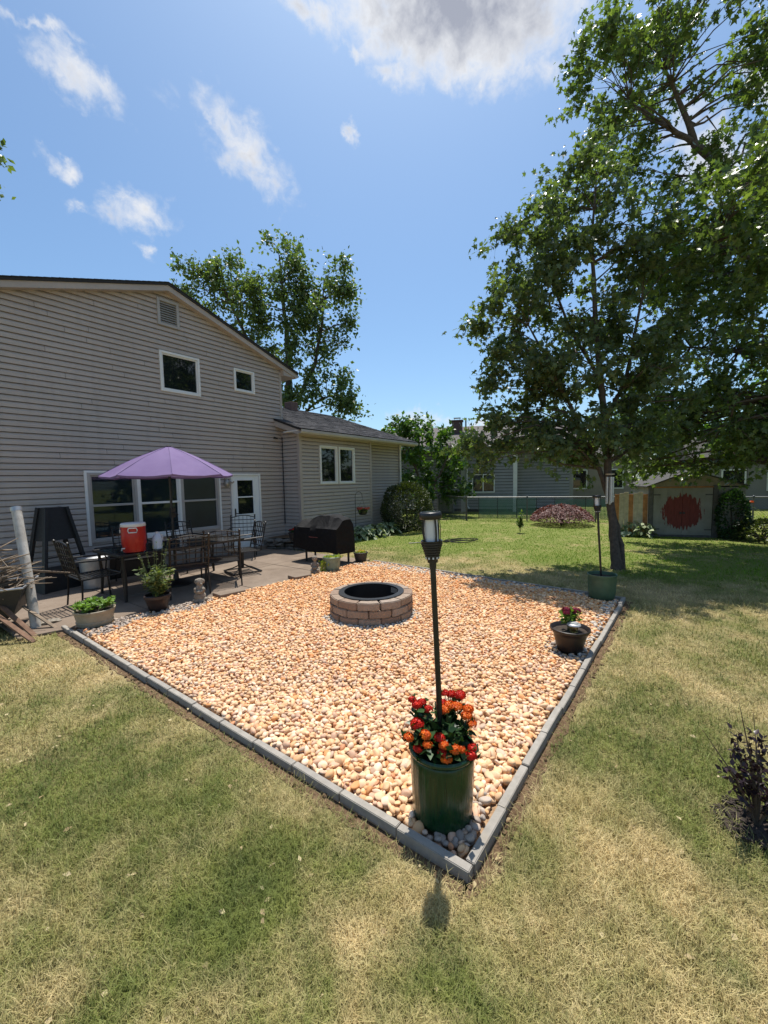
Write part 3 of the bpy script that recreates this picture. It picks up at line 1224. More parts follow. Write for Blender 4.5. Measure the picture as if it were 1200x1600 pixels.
M['trim_grey'] = plain('taupe window trim', (.36, .34, .32), .5, .08, 4)
window(9.0, 4.40, 5.29, 3.74, 4.59)
window(9.0, 6.18, 6.775, 4.03, 4.585, w=.04)
window(9.0, 2.94, 3.80, .67, 2.0, rail=True, pane='pane_clear', blind=True, frame='trim_grey')
window(9.0, 3.80, 4.70, .67, 2.0, rail=True, pane='pane_clear', blind=True, sill=True)
window(9.0, 4.70, 5.63, .67, 2.0, rail=True, pane='pane_screen', frame='trim_grey')
mb = MB()
mb.box(2.90, 5.67, 8.962, 8.985, 1.995, 2.04)
mb.box(2.895, 2.945, 8.96, 8.985, .62, 1.995)
mb.box(5.625, 5.675, 8.96, 8.985, .62, 1.995)
mb.build('window_surround', M['trim_white'], house, True, bevel=.004)
window(8.3, 8.355, 9.085, 1.68, 2.78)
window(8.3, 9.145, 9.875, 1.68, 2.78)
trim('window_mullion', 9.087, 9.143, 8.265, 8.32, 1.68, 2.78)

# gable louvre vent
mb = MB()
bars(mb, 4.41, 4.87, 5.11, 5.665, .055, 8.945, 9.03)
vent = mb.build('gable_vent', M['trim_grey'], house, True, bevel=.004)
for k in range(9):
    mb = MB()
    z = 5.175 + k * .048
    mb.add([(4.467, 8.95, z), (4.813, 8.95, z), (4.813, 9.0, z + .05), (4.467, 9.0, z + .05), (4.467, 8.956, z - .004), (4.813, 8.956, z - .004), (4.813, 9.004, z + .044), (4.467, 9.004, z + .044)],
           [(0, 1, 2, 3), (7, 6, 5, 4), (0, 4, 5, 1), (3, 2, 6, 7)])
    mb.build('slat', M['trim_grey'], vent)

# back door
mb = MB()
bars(mb, 5.95, 6.825, .03, 1.99, .05, 8.945, 9.03, .02)
door = mb.build('door_frame', M['trim_white'], house, True, bevel=.004)
mb = MB()
mb.box(6.003, 6.12, 8.975, 9.02, .055, 1.937)
mb.box(6.60, 6.772, 8.975, 9.02, .055, 1.937)
mb.box(6.12, 6.60, 8.976, 9.02, 1.83, 1.937)
mb.box(6.12, 6.60, 8.976, 9.02, .055, .96)
leaf = mb.build('door', M['door_white'], house, True, bevel=.003)
mb = MB()
mb.box(6.11, 6.61, 8.995, 9.0, .95, 1.84)
mb.build('pane', M['pane_dark'], leaf)
mb = MB()
bars(mb, 6.10, 6.62, .94, 1.85, .03, 8.962, 8.9755)
mb.box(6.13, 6.59, 8.965, 8.994, 1.385, 1.415)
mb.build('glazing_trim', M['door_white'], leaf, bevel=.004)
for x0 in (6.12, 6.42):
    for z0, z1 in ((.16, .42), (.50, .84)):
        mb = MB()
        bars(mb, x0, x0 + .2, z0, z1, .02, 8.968, 8.9755)
        mb.build('panel_moulding', M['door_white'], leaf, bevel=.004)
mb = MB()
mb.box(6.035, 6.06, 8.955, 8.975, .92, 1.12)
mb.tube([(6.047, 8.96, 1.0), (6.047, 8.915, 1.0), (6.095, 8.91, 1.0)], .01, 8)
mb.build('handle', M['black_metal'], leaf, smooth=40)
trim('door_step', 5.9, 6.88, 8.72, 8.97, .03, .09, m='concrete')
# wall lantern and its scroll
lamp = MB()
lamp.lathe([(.0, 0), (.03, .0), (.055, .03), (.06, .13), (.03, .17), (0.012, .19), (.012, .21)], 10, (5.79, 8.88, 1.66))
lamp.tube([(5.79, 8.985, 1.75), (5.79, 8.95, 1.9), (5.79, 8.88, 1.88)], .012, 6)
lamp.tube([(5.85, 8.95, 1.82), (5.9, 8.9, 1.79), (5.95, 8.88, 1.76), (5.97, 8.86, 1.8)], .018, 6)
lamp.lathe([(.05, 0), (.05, .015)], 12, (5.79, 8.98, 1.75))
lamp.build('wall_lantern', plain('pewter', (.3, .28, .25), .4, .3, 30, .6), house, True, smooth=40)
mb = MB()
mb.box(7.33, 7.40, 8.955, 8.985, 2.94, 2.985)
mb.tube([(7.36, 8.96, 2.96), (7.36, 8.86, 2.94)], .02, 8)
mb.build('security_camera', M['black_metal'], house, True, smooth=40)
mb = MB()                                     # dark line where the return meets the gable wall
mb.tube([(7.58, 8.93, 3.0), (7.58, 8.93, .6)], .012, 6)
mb.build('corner_line', M['backing'], house, True)
# ------------------------------------------------------------------ leaves
SHAPES = {
    'oval': (np.array([(0, 0, 0), (-.30, .42, .05), (.30, .42, .05), (0, .45, -.03), (0, 1, -.04)]), np.array([(0, 3, 1), (0, 2, 3), (1, 3, 4), (3, 2, 4)])),
    'diamond': (np.array([(0, 0, 0), (-.33, .45, .05), (.33, .45, .05), (0, 1, 0)]), np.array([(0, 2, 1), (1, 2, 3)])),
    'lance': (np.array([(0, 0, 0), (-.11, .4, .03), (.11, .4, .03), (0, 1, -.08)]), np.array([(0, 2, 1), (1, 2, 3)])),
    'maple': (np.array([(0, .38, -.05), (0, 0, 0), (.42, .10, .04), (.22, .33, 0), (.60, .60, .05), (.2, .6, 0), (0, 1.05, -.04), (-.2, .6, 0), (-.60, .60, .05), (-.22, .33, 0), (-.42, .10, .04)]),
              np.array([(0, i, i + 1) for i in range(1, 10)] + [(0, 10, 1)])),
}


def leaves(cen, tip, size, shape, g, spread=.6, upb=1.0):
    """leaf faces at cen (n,3) pointing along tip (n,3)"""
    tv, tf = SHAPES[shape]
    n = len(cen)
    t_ = tip / (np.linalg.norm(tip, axis=1, keepdims=True) + 1e-9)
    up = np.array([0, 0, upb]) + g.normal(0, spread, (n, 3))
    x = np.cross(t_, up)
    x /= (np.linalg.norm(x, axis=1, keepdims=True) + 1e-9)
    z = np.cross(x, t_)
    Rm = np.stack([x, t_, z], 2)
    s = (np.ones(n) * size if np.isscalar(size) else size)
    V = np.einsum('nij,kj->nki', Rm, tv) * s[:, None, None] + cen[:, None, :]
    F = tf[None] + (np.arange(n) * len(tv))[:, None, None]
    return V.reshape(-1, 3), F.reshape(-1, 3)


def unit(n, g):
    v = g.normal(size=(n, 3))
    return v / np.linalg.norm(v, axis=1, keepdims=True)


# ------------------------------------------------------------------ fire pit
M['pit_brick'] = None
t = NT('fire pit block')
oi = t.n('ShaderNodeObjectInfo')
c = t.ramp(oi.outputs['Random'], [(0, (.27, .185, .135)), (.5, (.34, .255, .19)), (1, (.38, .31, .25))])
c = t.mix(t.ramp(t.noise(t.pos(), 18, 5, .7), [(.35, (0, 0, 0)), (.75, (.7, .7, .7))]), c, (.21, .15, .115))
t.set(c, .95, 0, .15)
t.bump(t.noise(t.pos(), 45, 6, .75), 1.0, .015)
M['pit_brick'] = t.m
pit = thing('fire_pit', 'round fire pit of brown stacked blocks with a black steel ring', 'fire pit', (FIRE[0], FIRE[1], 0))
NB = 12


def wedge(r0, r1, da, h, seed):
    rr_ = random.Random(seed)
    bm = bmesh.new()
    k = 5
    vv = []
    for z in (0, h):
        for r in (r0, r1):
            for i in range(k):
                a = -da / 2 + da * i / (k - 1)
                q = r + rr_.uniform(-.006, .006) * (r == r1)
                vv.append((q * math.cos(a), q * math.sin(a), z + rr_.uniform(-.002, .002)))
    bv = [bm.verts.new(p) for p in vv]
    ix = lambda zi, ri, i: bv[zi * 2 * k + ri * k + i]
    for i in range(k - 1):
        bm.faces.new((ix(1, 0, i), ix(1, 1, i), ix(1, 1, i + 1), ix(1, 0, i + 1)))
        bm.faces.new((ix(0, 0, i), ix(0, 0, i + 1), ix(0, 1, i + 1), ix(0, 1, i)))
        bm.faces.new((ix(0, 1, i), ix(0, 1, i + 1), ix(1, 1, i + 1), ix(1, 1, i)))
        bm.faces.new((ix(0, 0, i + 1), ix(0, 0, i), ix(1, 0, i), ix(1, 0, i + 1)))
    bm.faces.new((ix(0, 0, 0), ix(0, 1, 0), ix(1, 1, 0), ix(1, 0, 0)))
    bm.faces.new((ix(0, 1, k - 1), ix(0, 0, k - 1), ix(1, 0, k - 1), ix(1, 1, k - 1)))
    bmesh.ops.recalc_face_normals(bm, faces=bm.faces)
    es = [e for e in bm.edges if len(e.link_faces) == 2 and e.calc_face_angle() > .6]
    bmesh.ops.bevel(bm, geom=es, offset=.009, segments=2, affect='EDGES')
    me_ = bpy.data.meshes.new('block')
    bm.to_mesh(me_)
    bm.free()
    me_.materials.append(M['pit_brick'])
    return me_


wm = [wedge(.36, .535, 2 * PI / NB - .012, .092, s) for s in range(5)]
for cse in range(3):
    for k in range(NB):
        o = mesh_obj('block', wm[random.randrange(5)], None, pit)
        o.location = (random.uniform(-.006, .006), random.uniform(-.006, .006), .03 + cse * .096)
        o.rotation_euler = (0, 0, 2 * PI * (k + .5 * (cse % 2) + .15) / NB + random.uniform(-.01, .01))
mb = MB()
mb.lathe([(.355, .04), (.355, .318), (.352, .327), (.425, .327), (.425, .322), (.362, .321), (.362, .04)], 48)
mb.build('steel_ring', M['black_metal'], pit, smooth=40)
mb = MB()
mb.lathe([(.0, .05), (.36, .045)], 32)
mb.build('ash_floor', plain('soot and ash', (.03, .027, .025), .95, .4, 12), pit)

# ------------------------------------------------------------------ pots
M['potting'] = plain('potting soil', (.035, .024, .016), .97, .4, 40, bump=1, bscale=80)


def pot(name, label, loc, prof, mat, group=None, soil=None, n=40, rad=None, rz=0):
    """prof: outer wall (r, z) from the base to the rim; the wall is given its thickness and an inside"""
    o = thing(name, label, 'pot', loc, rz, group)
    th = .012
    R_, Z_ = prof[-1]
    zs = soil if soil is not None else Z_ - .04
    ri = np.interp(zs, [p[1] for p in prof], [p[0] for p in prof]) - th
    mb_ = MB()
    mb_.lathe(list(prof) + [(R_ - th * .5, Z_ + .004), (R_ - th, Z_), (ri, zs - .01)], n, rad=rad)
    mb_.build('body', mat, o, smooth=45)
    mb_ = MB()
    mb_.lathe([(ri + .003, zs), (ri * .6, zs + .006), (ri * .25, zs + .012), (0.0, zs + .008)], n, wob=.04, seed=3)
    mb_.build('soil', M['potting'], o, smooth=60)
    return o


t = NT('green drip glaze')
p = t.coord('Object')
mp = t.n('ShaderNodeMapping')
mp.inputs['Scale'].default_value = (30, 30, 2.6)
t.l(p, mp.inputs['Vector'])
nz = t.noise(mp.outputs[0], 1.6, 5, .65, .6)
c = t.ramp(nz, [(.3, (.004, .026, .008)), (.62, (.009, .045, .015)), (.85, (.02, .075, .028))])
t.set(c, .12, 0, .5)
t.bump(nz, .35, .012)
M['green_glaze'] = t.m
M['green_matte'] = plain('faded green ceramic', (.07, .125, .07), .4, .2, 9, bump=.3, bscale=30)
M['brown_pot'] = plain('dark brown resin', (.016, .010, .008), .45, .35, 12)
M['beige_pot'] = plain('beige plastic planter', (.33, .28, .20), .6, .18, 7)
M['mint_pot'] = plain('dark clay pot', (.03, .019, .017), .5, .3, 12)
M['teal_pot'] = plain('teal ribbed ceramic', (.14, .21, .17), .45, .2, 12)
M['char_pot'] = plain('charcoal planter', (.035, .03, .028), .6, .2, 12)

pot('flower_pot', 'tall glossy green ceramic pot of lantana at the near corner', (1.775, .95, .03),
    [(.142, 0), (.150, .010)] + [(.152 + .010 * k / 9, .03 + .30 * k / 9) for k in range(10)] + [(.158, .338), (.161, .345), (.169, .352), (.171, .362), (.167, .37)], M['green_glaze'], soil=.31, n=144,
    rad=lambda a, i: 1 + (.016 * max(0, math.cos(22 * a + .9 * math.sin(i * .8 + 3 * a))) ** 3 * max(0, math.sin(2.5 * a + 1.0)) + .010 * max(0, math.sin(9 * a + i * .9)) ** 4 * max(0, -math.sin(2.5 * a + 1.0)) if 2 <= i <= 11 else 0))
pot('flower_pot', 'dull green ceramic pot holding the far torch at the right corner', (6.42, .86, .03),
    [(.15, 0), (.165, .02), (.178, .12), (.185, .25), (.186, .31), (.192, .325), (.192, .345)], M['green_matte'], soil=.30)
pot('flower_pot', 'dark brown flared pot with two crimson flowers on the gravel', (4.25, .84, .03),
    [(.10, 0), (.112, .01), (.13, .08), (.152, .17), (.165, .205), (.182, .215), (.186, .225), (.186, .24)], M['brown_pot'], soil=.205, rad=lambda a, i: 1 + .006 * math.cos(16 * a))
pot('flower_pot', 'round beige planter of leafy herbs at the left corner', (1.90, 5.86, .03),
    [(.15, 0), (.185, .012), (.198, .05), (.2, .062), (.192, .068), (.205, .13), (.212, .17), (.222, .18), (.222, .20)], M['beige_pot'], soil=.17)
pot('flower_pot', 'dark clay pot with tall flowering herbs at the patio edge', (2.62, 5.78, .03),
    [(.10, 0), (.11, .01), (.135, .1), (.155, .17), (.168, .18), (.170, .215), (.160, .22)], M['mint_pot'], soil=.18)
pot('flower_pot', 'teal ribbed pot with pale trailing plant in front of the grill', (5.72, 5.42, .03),
    [(.125, 0), (.135, .015), (.15, .1), (.16, .2), (.168, .24), (.178, .25), (.178, .275)], M['teal_pot'], soil=.235, n=48, rad=lambda a, i: 1 + .022 * math.cos(12 * a))
pot('flower_pot', 'charcoal planter with yellow flowers at the back of the gravel', (6.72, 5.52, .02),
    [(.10, 0), (.115, .012), (.132, .10), (.145, .18), (.155, .185), (.155, .205)], M['char_pot'], soil=.17)
pot('flower_pot', 'small black pot of red flowers on the stone ledge by the wing', (7.02, 7.98, .30),
    [(.08, 0), (.09, .01), (.105, .1), (.12, .14), (.13, .15), (.13, .17)], M['char_pot'], soil=.14)

# ------------------------------------------------------------------ torches
M['torch'] = plain('black torch plastic', (.010, .010, .011), .38, .3, 30, bump=.1)
M['frost'] = plain('frosted lamp tube', (.62, .63, .64), .35, .04, 6, bump=0)
M['solar'] = plain('glossy solar cell', (.03, .035, .05), .08, .2, 40, bump=0)


def torch(label, base, top, group):
    """pole from base to the foot of the basket at top, everything else above it"""
    b_, t_ = Vector(base), Vector(top)
    o = thing('solar_torch', label, 'torch', base, 0, group)
    d = (t_ - b_)
    up = d.normalized()
    mb_ = MB()
    mb_.tube([(0, 0, 0), d * .5, d], .0145, 12)
    mb_.build('pole', M['torch'], o, smooth=40)
    q = up.to_track_quat('Z', 'Y').to_matrix().to_4x4()
    q.translation = d

    def put(m_, name, mat, par, smooth=40):
        m_.v = [tuple(q @ Vector(p)) for p in m_.v]
        return m_.build(name, mat, par, smooth=smooth)
    m_ = MB()
    prof = [(.0, -.03), (.017, -.03), (.018, 0), (.026, .002), (.027, .016)]
    for k in range(7):
        r = .030 + .0036 * k
        z = .02 + .0125 * k
        prof += [(r + .003, z), (r + .003, z + .008), (r + .0005, z + .009)]
    prof += [(.054, .108), (.054, .113), (.048, .113), (.046, .106), (.0, .10)]
    m_.lathe(prof, 28)
    basket = put(m_, 'basket', M['torch'], o)
    m_ = MB()
    for k in range(10):
        a = 2 * PI * k / 10
        m_.box(-.004, .004, -.002, .002, 0, .012, Matrix.Translation((.0335 * math.cos(a), .0335 * math.sin(a), .022)) @ Matrix.Rotation(a + PI / 2, 4, 'Z'))
    put(m_, 'slot', M['frost'], basket)
    m_ = MB()
    m_.lathe([(.0, .106), (.034, .108), (.034, .22), (.0, .222)], 24)
    put(m_, 'lamp_tube', M['frost'], o)
    for k in range(4):
        a = 2 * PI * k / 4 + .45
        m_ = MB()
        m_.tube([(.043 * math.cos(a) * s, .043 * math.sin(a) * s, z) for s, z in ((.92, .108), (1.02, .14), (1.02, .18), (.92, .222))], .0048, 6)
        put(m_, 'strut', M['torch'], o)
    for k in range(2):
        a = 1.6 + PI * k - .9
        m_ = MB()
        m_.tube([(.056 * math.cos(a) * s, .056 * math.sin(a) * s, z) for s, z in ((.98, .105), (1.0, .116), (1.1, .15), (1.1, .19), (1.02, .226))], .0022, 6)
        put(m_, 'wire_loop', M['torch'], o)
    m_ = MB()
    m_.lathe([(.0, .221), (.052, .221), (.056, .226), (.057, .244), (.054, .252), (.048, .256), (.0, .257)], 36)
    cap = put(m_, 'cap', M['torch'], o)
    m_ = MB()
    m_.lathe([(.044, .2565), (.044, .2582), (.0, .2586)], 30)
    put(m_, 'solar_panel', M['solar'], cap)
    return o


torch('black solar torch rising from the lantana pot in the foreground', (1.80, .965, .32), (1.778, .995, 1.335), 'solar torches')
torch('black solar torch in the dull green pot by the young maple', (6.42, .87, .30), (6.40, .93, 1.235), 'solar torches')

# ------------------------------------------------------------------ potted plants
M['lantana_leaf'] = foliage('lantana leaf', (.012, .035, .010), (.045, .10, .025), .25, .4)
M['herb_leaf'] = foliage('herb leaf', (.10, .19, .03), (.24, .38, .07), .4, .5)
M['sage_leaf'] = foliage('sage leaf', (.06, .10, .03), (.22, .25, .09), .35, .6)
M['yellow_leaf'] = foliage('lime leaf', (.22, .30, .04), (.48, .48, .08), .4, .5)
M['petal_red'] = foliage('red petals', (.42, .006, .004), (.75, .03, .008), .25, .5, tcol=(1, .5, .3))
M['petal_orange'] = foliage('orange petals', (.62, .07, .006), (.85, .22, .012), .25, .5, tcol=(1, .7, .3))
M['petal_crimson'] = foliage('crimson petals', (.14, .004, .02), (.30, .012, .05), .25, .5, tcol=(1, .5, .5))
M['petal_yellow'] = foliage('yellow petals', (.65, .45, .02), (.8, .62, .06), .25, .5, tcol=(1, .9, .3))
M['petal_coral'] = foliage('coral petals', (.60, .10, .07), (.78, .22, .16), .3, .5, tcol=(1, .6, .5))
M['stem'] = plain('green stem', (.09, .11, .035), .7, .3, 20)
M['twig'] = plain('brown twig', (.09, .065, .045), .85, .3, 20)


def floret_head(c, r, n, seed):
    g_ = np.random.default_rng(seed)
    d = unit(n * 2, g_)
    d = d[d[:, 2] > -.15][:n]
    cen = np.array(c) + d * r * np.array([1, 1, .55])
    x = np.cross(d, [0.3, .2, 1])
    x /= np.linalg.norm(x, axis=1, keepdims=True)
    y = np.cross(d, x)
    k = 5
    pr = r * .44
    core = ico(2)
    V = [tuple(np.array(c) + q * r * np.array([.74, .74, .38])) for q in core[0]]
    F = [tuple(int(w) for w in f_) for f_ in core[1]]
    for i in range(len(d)):
        b0 = len(V)
        V.append(tuple(cen[i] + d[i] * pr * .05))
        for j in range(2 * k):
            a = 2 * PI * j / (2 * k) + i
            q = pr * (1.0 if j % 2 == 0 else .62)
            V.append(tuple(cen[i] + x[i] * q * math.cos(a) + y[i] * q * math.sin(a) + d[i] * pr * .22 * (j % 2 == 0)))
        F += [(b0, b0 + 1 + j, b0 + 1 + (j + 1) % (2 * k)) for j in range(2 * k)]
    return V, F


def flower_plant(name, label, loc, heads, leafmat, nleaf, rxy, h, z0=0, lsize=.04, shape='oval', stems=10, seed=1, group=None, bushy=.5, upb=1.0, up=.35):
    """heads: [(x, y, z, r, material)] local to loc"""
    g_ = np.random.default_rng(seed)
    o = thing(name, label, 'plant', loc, 0, group)
    tips = []
    mb_ = MB()
    for k in range(stems):
        a = g_.uniform(0, 2 * PI)
        q = rxy * math.sqrt(g_.random())
        tips.append((q * math.cos(a), q * math.sin(a), h * g_.uniform(.6, 1)))
    tips += [hd[:3] for hd in heads]
    for tx, ty, tz in tips:
        mb_.tube([(tx * .25, ty * .25, z0), (tx * .6, ty * .6, z0 + (tz - z0) * .55), (tx, ty, tz)], [.004, .003, .002], 5)
    mb_.build('stem', M['stem'], o, smooth=60)
    T = np.array(tips)
    idx = g_.integers(0, len(T), nleaf)
    f_ = g_.uniform(bushy, 1.0, nleaf)
    cen = T[idx] * np.stack([.25 + .75 * f_, .25 + .75 * f_, np.ones(nleaf)], 1)
    cen[:, 2] = z0 + (T[idx][:, 2] - z0) * f_ - .01
    cen[:, :2] += g_.normal(0, .018, (nleaf, 2))
    dr = unit(nleaf, g_)
    dr[:, 2] = dr[:, 2] * .5 + up
    V, F = leaves(cen, dr, lsize * g_.uniform(.6, 1.2, nleaf), shape, g_, .5, upb)
    mesh_obj('foliage', np_mesh('foliage', V, F, True), leafmat, o)['kind'] = 'stuff'
    for i, (x, y, z, r, m_) in enumerate(heads):
        V, F = floret_head((x, y, z), r, 44, seed * 50 + i)
        me_ = np_mesh('flower_head', V, F, False)
        mesh_obj('flower_head', me_, M[m_], o)
    return o


# lantana: heads placed about the pot axis in camera-facing terms (right, depth, up)
CR, CF = Vector((.586, -.810, 0)), Vector((.810, .586, 0))


def rdz(r, d, z):
    v = CR * r + CF * d
    return (v.x, v.y, z)


hd = []
for r, d, z, s, m_ in ((-.135, .06, .285, .024, 'petal_red'), (-.115, .02, .28, .028, 'petal_red'), (-.085, .05, .275, .024, 'petal_red'), (-.12, -.05, .21, .036, 'petal_red'),
                       (-.165, -.09, .16, .027, 'petal_orange'), (-.055, .03, .245, .026, 'petal_red'), (-.085, -.1, .18, .03, 'petal_orange'), (-.075, -.13, .145, .026, 'petal_orange'),
                       (-.12, -.12, .12, .027, 'petal_red'), (-.015, -.11, .17, .028, 'petal_red'), (.0, -.14, .15, .026, 'petal_orange'), (.01, -.16, .09, .03, 'petal_orange'), (-.01, -.15, .115, .024, 'petal_red'),
                       (.055, -.14, .125, .03, 'petal_orange'), (.085, -.13, .115, .024, 'petal_orange'), (.025, .03, .24, .034, 'petal_orange'), (.06, .05, .25, .033, 'petal_orange'), (.095, .04, .25, .032, 'petal_orange'),
                       (.05, .12, .285, .024, 'petal_red'), (.08, .12, .28, .026, 'petal_red'), (.125, .1, .285, .032, 'petal_red'), (.14, .0, .22, .03, 'petal_orange'), (.16, -.03, .19, .026, 'petal_orange'), (.155, .03, .24, .03, 'petal_orange'),
                       (.135, -.13, .08, .03, 'petal_red'), (.15, -.10, .10, .026, 'petal_red'), (.02, .08, .25, .03, 'petal_red')):
    x, y, z = rdz(r, d, z)
    hd.append((x, y, z * .88, s * .88, m_))
flower_plant('lantana', 'red and orange lantana in bloom in the near green pot', (1.79, .97, .34), hd, M['lantana_leaf'], 900, .13, .20, 0, .055, 'oval', 14, 5, bushy=.45)
hd = [rdz(-.05, -.02, .22) + (.036, 'petal_crimson'), rdz(.055, .0, .20) + (.042, 'petal_crimson'), rdz(-.06, -.05, .20) + (.03, 'petal_crimson')]
flower_plant('dahlia', 'young plant with two round crimson blooms in the brown pot', (4.25, .84, .235), hd, M['herb_leaf'], 230, .07, .21, 0, .055, 'oval', 5, 6, bushy=.5)
flower_plant('basil', 'bushy pale green herbs in the beige planter', (1.90, 5.86, .2), [], M['herb_leaf'], 900, .22, .15, 0, .055, 'oval', 30, 7, bushy=.55)
flower_plant('marigold', 'low yellow flowers in the charcoal planter', (6.72, 5.52, .19), [(.02, .03, .07, .025, 'petal_yellow'), (-.05, .0, .06, .025, 'petal_yellow'), (.05, -.04, .06, .025, 'petal_yellow'), (-.02, -.06, .07, .02, 'petal_yellow')], M['yellow_leaf'], 160, .11, .07, 0, .045, 'oval', 10, 8)
flower_plant('trailing_plant', 'pale lime trailing leaves spilling from the teal pot', (5.72, 5.42, .265), [], M['yellow_leaf'], 320, .17, .05, 0, .05, 'oval', 14, 9)
o = bpy.data.objects['trailing_plant']
g_ = np.random.default_rng(4)
cen = np.stack([-.17 + g_.normal(0, .012, 90), .06 + g_.normal(0, .05, 90), -g_.uniform(0, .2, 90)], 1)
V, F = leaves(cen, np.stack([-np.ones(90) * .3, g_.normal(0, .4, 90), -np.ones(90)], 1), .05, 'oval', g_)
mesh_obj('trailing_stem', np_mesh('trailing_stem', V, F, True), M['yellow_leaf'], o)['kind'] = 'stuff'
flower_plant('geranium', 'red flowers in the black pot on the stone ledge', (7.02, 7.98, .45), [(.0, -.02, .1, .04, 'petal_red'), (-.06, .03, .09, .035, 'petal_crimson'), (.05, .02, .11, .035, 'petal_red')], M['lantana_leaf'], 110, .1, .08, 0, .06, 'oval', 8, 10)
# tall herb with flower spikes
o = thing('salvia', 'tall flowering herb spikes in the dark clay pot', 'plant', (2.62, 5.78, .21))
g_ = np.random.default_rng(12)
mb = MB()
cen, dr, sz = [], [], []
for k in range(26):
    a = g_.uniform(0, 2 * PI)
    q = .25 * math.sqrt(g_.random())
    hh = g_.uniform(.28, .5) * (1 - .6 * q) if k >= 8 else g_.uniform(.55, .78)
    tip = np.array([q * math.cos(a), q * math.sin(a), hh])
    mb.tube([(tip[0] * .2, tip[1] * .2, 0), (tip[0] * .6, tip[1] * .6, hh * .6), tuple(tip)], [.004, .003, .0015], 5)
    spike = k < 8
    for j in range(34 if spike else 26):
        f_ = g_.uniform(.15, 1)
        c_ = np.array([tip[0] * (.2 + .8 * f_), tip[1] * (.2 + .8 * f_), hh * f_])
        cen.append(c_)
        dr.append(np.append(g_.normal(0, 1, 2), g_.uniform(-.2, .9)))
        sz.append(.025 if spike and f_ > .5 else g_.uniform(.05, .10))
mb.build('stem', M['stem'], o, smooth=60)
V, F = leaves(np.array(cen), np.array(dr), np.array(sz), 'lance', g_)
V2, F2 = leaves(np.array(cen)[::2], -np.array(dr)[::2] * [1, 1, -1], np.array(sz)[::2], 'diamond', g_)
mesh_obj('foliage', np_mesh('foliage', np.concatenate([V, V2]), np.concatenate([F, F2 + len(V)]), True), M['sage_leaf'], o)['kind'] = 'stuff'
# solar path light standing in the brown pot
o = thing('path_light', 'small solar path light with a silver cap in the brown pot', 'light', (4.25 - .085, .84 - .05, .23))
mb = MB()
mb.tube([(0, 0, -.05), (0, 0, .03)], .008, 8)
mb.build('stake', M['black_metal'], o, smooth=40)
mb = MB()
mb.lathe([(.02, .03), (.036, .035), (.04, .095), (.03, .1)], 20)
mb.build('lens', glass('amber lens', (.75, .66, .42), .15, 1), o, smooth=40)
mb = MB()
mb.lathe([(.0, .094), (.058, .096), (.064, .102), (.058, .112), (.04, .118), (.038, .126), (.0, .128)], 24)
cap = mb.build('cap', plain('silver plastic', (.5, .5, .5), .3, .1, 10, .4), o, smooth=40)
mb = MB()
mb.tube([(.15, .05, -.01), (.21, -.03, .0), (.23, -.05, -.08), (.23, -.05, -.17)], .004, 6)
mb.build('wire', M['black_metal'], o, smooth=60)

# ------------------------------------------------------------------ patio furniture
M['table_glass'] = glass('smoked table glass', (.05, .045, .04), .06)
table = thing('patio_table', 'long dark metal patio table with smoked glass top', 'table', (3.5, 7.0, .033))
mb = MB()
mb.box(-1.0, 1.0, -.46, .46, .695, .703)
mb.build('table_top', M['table_glass'], table, bevel=.003)
mb = MB()
bars(mb, 0, 0, 0, 0, 0, 0, 0) if False else None
for a_ in ((-1.04, 1.04, -.5, -.46), (-1.04, 1.04, .46, .5), (-1.04, -1.0, -.46, .46), (1.0, 1.04, -.46, .46)):
    mb.box(a_[0], a_[1], a_[2], a_[3], .67, .71)
mb.build('table_frame', M['brown_metal'], table, bevel=.006)
for sx in (-1, 1):
    for sy in (-1, 1):
        mb = MB()
        mb.tube([(sx * .98, sy * .43, .67), (sx * .95, sy * .42, .3), (sx * .97, sy * .44, 0)], .022, 8)
        mb.build('leg', M['brown_metal'], table, smooth=40)


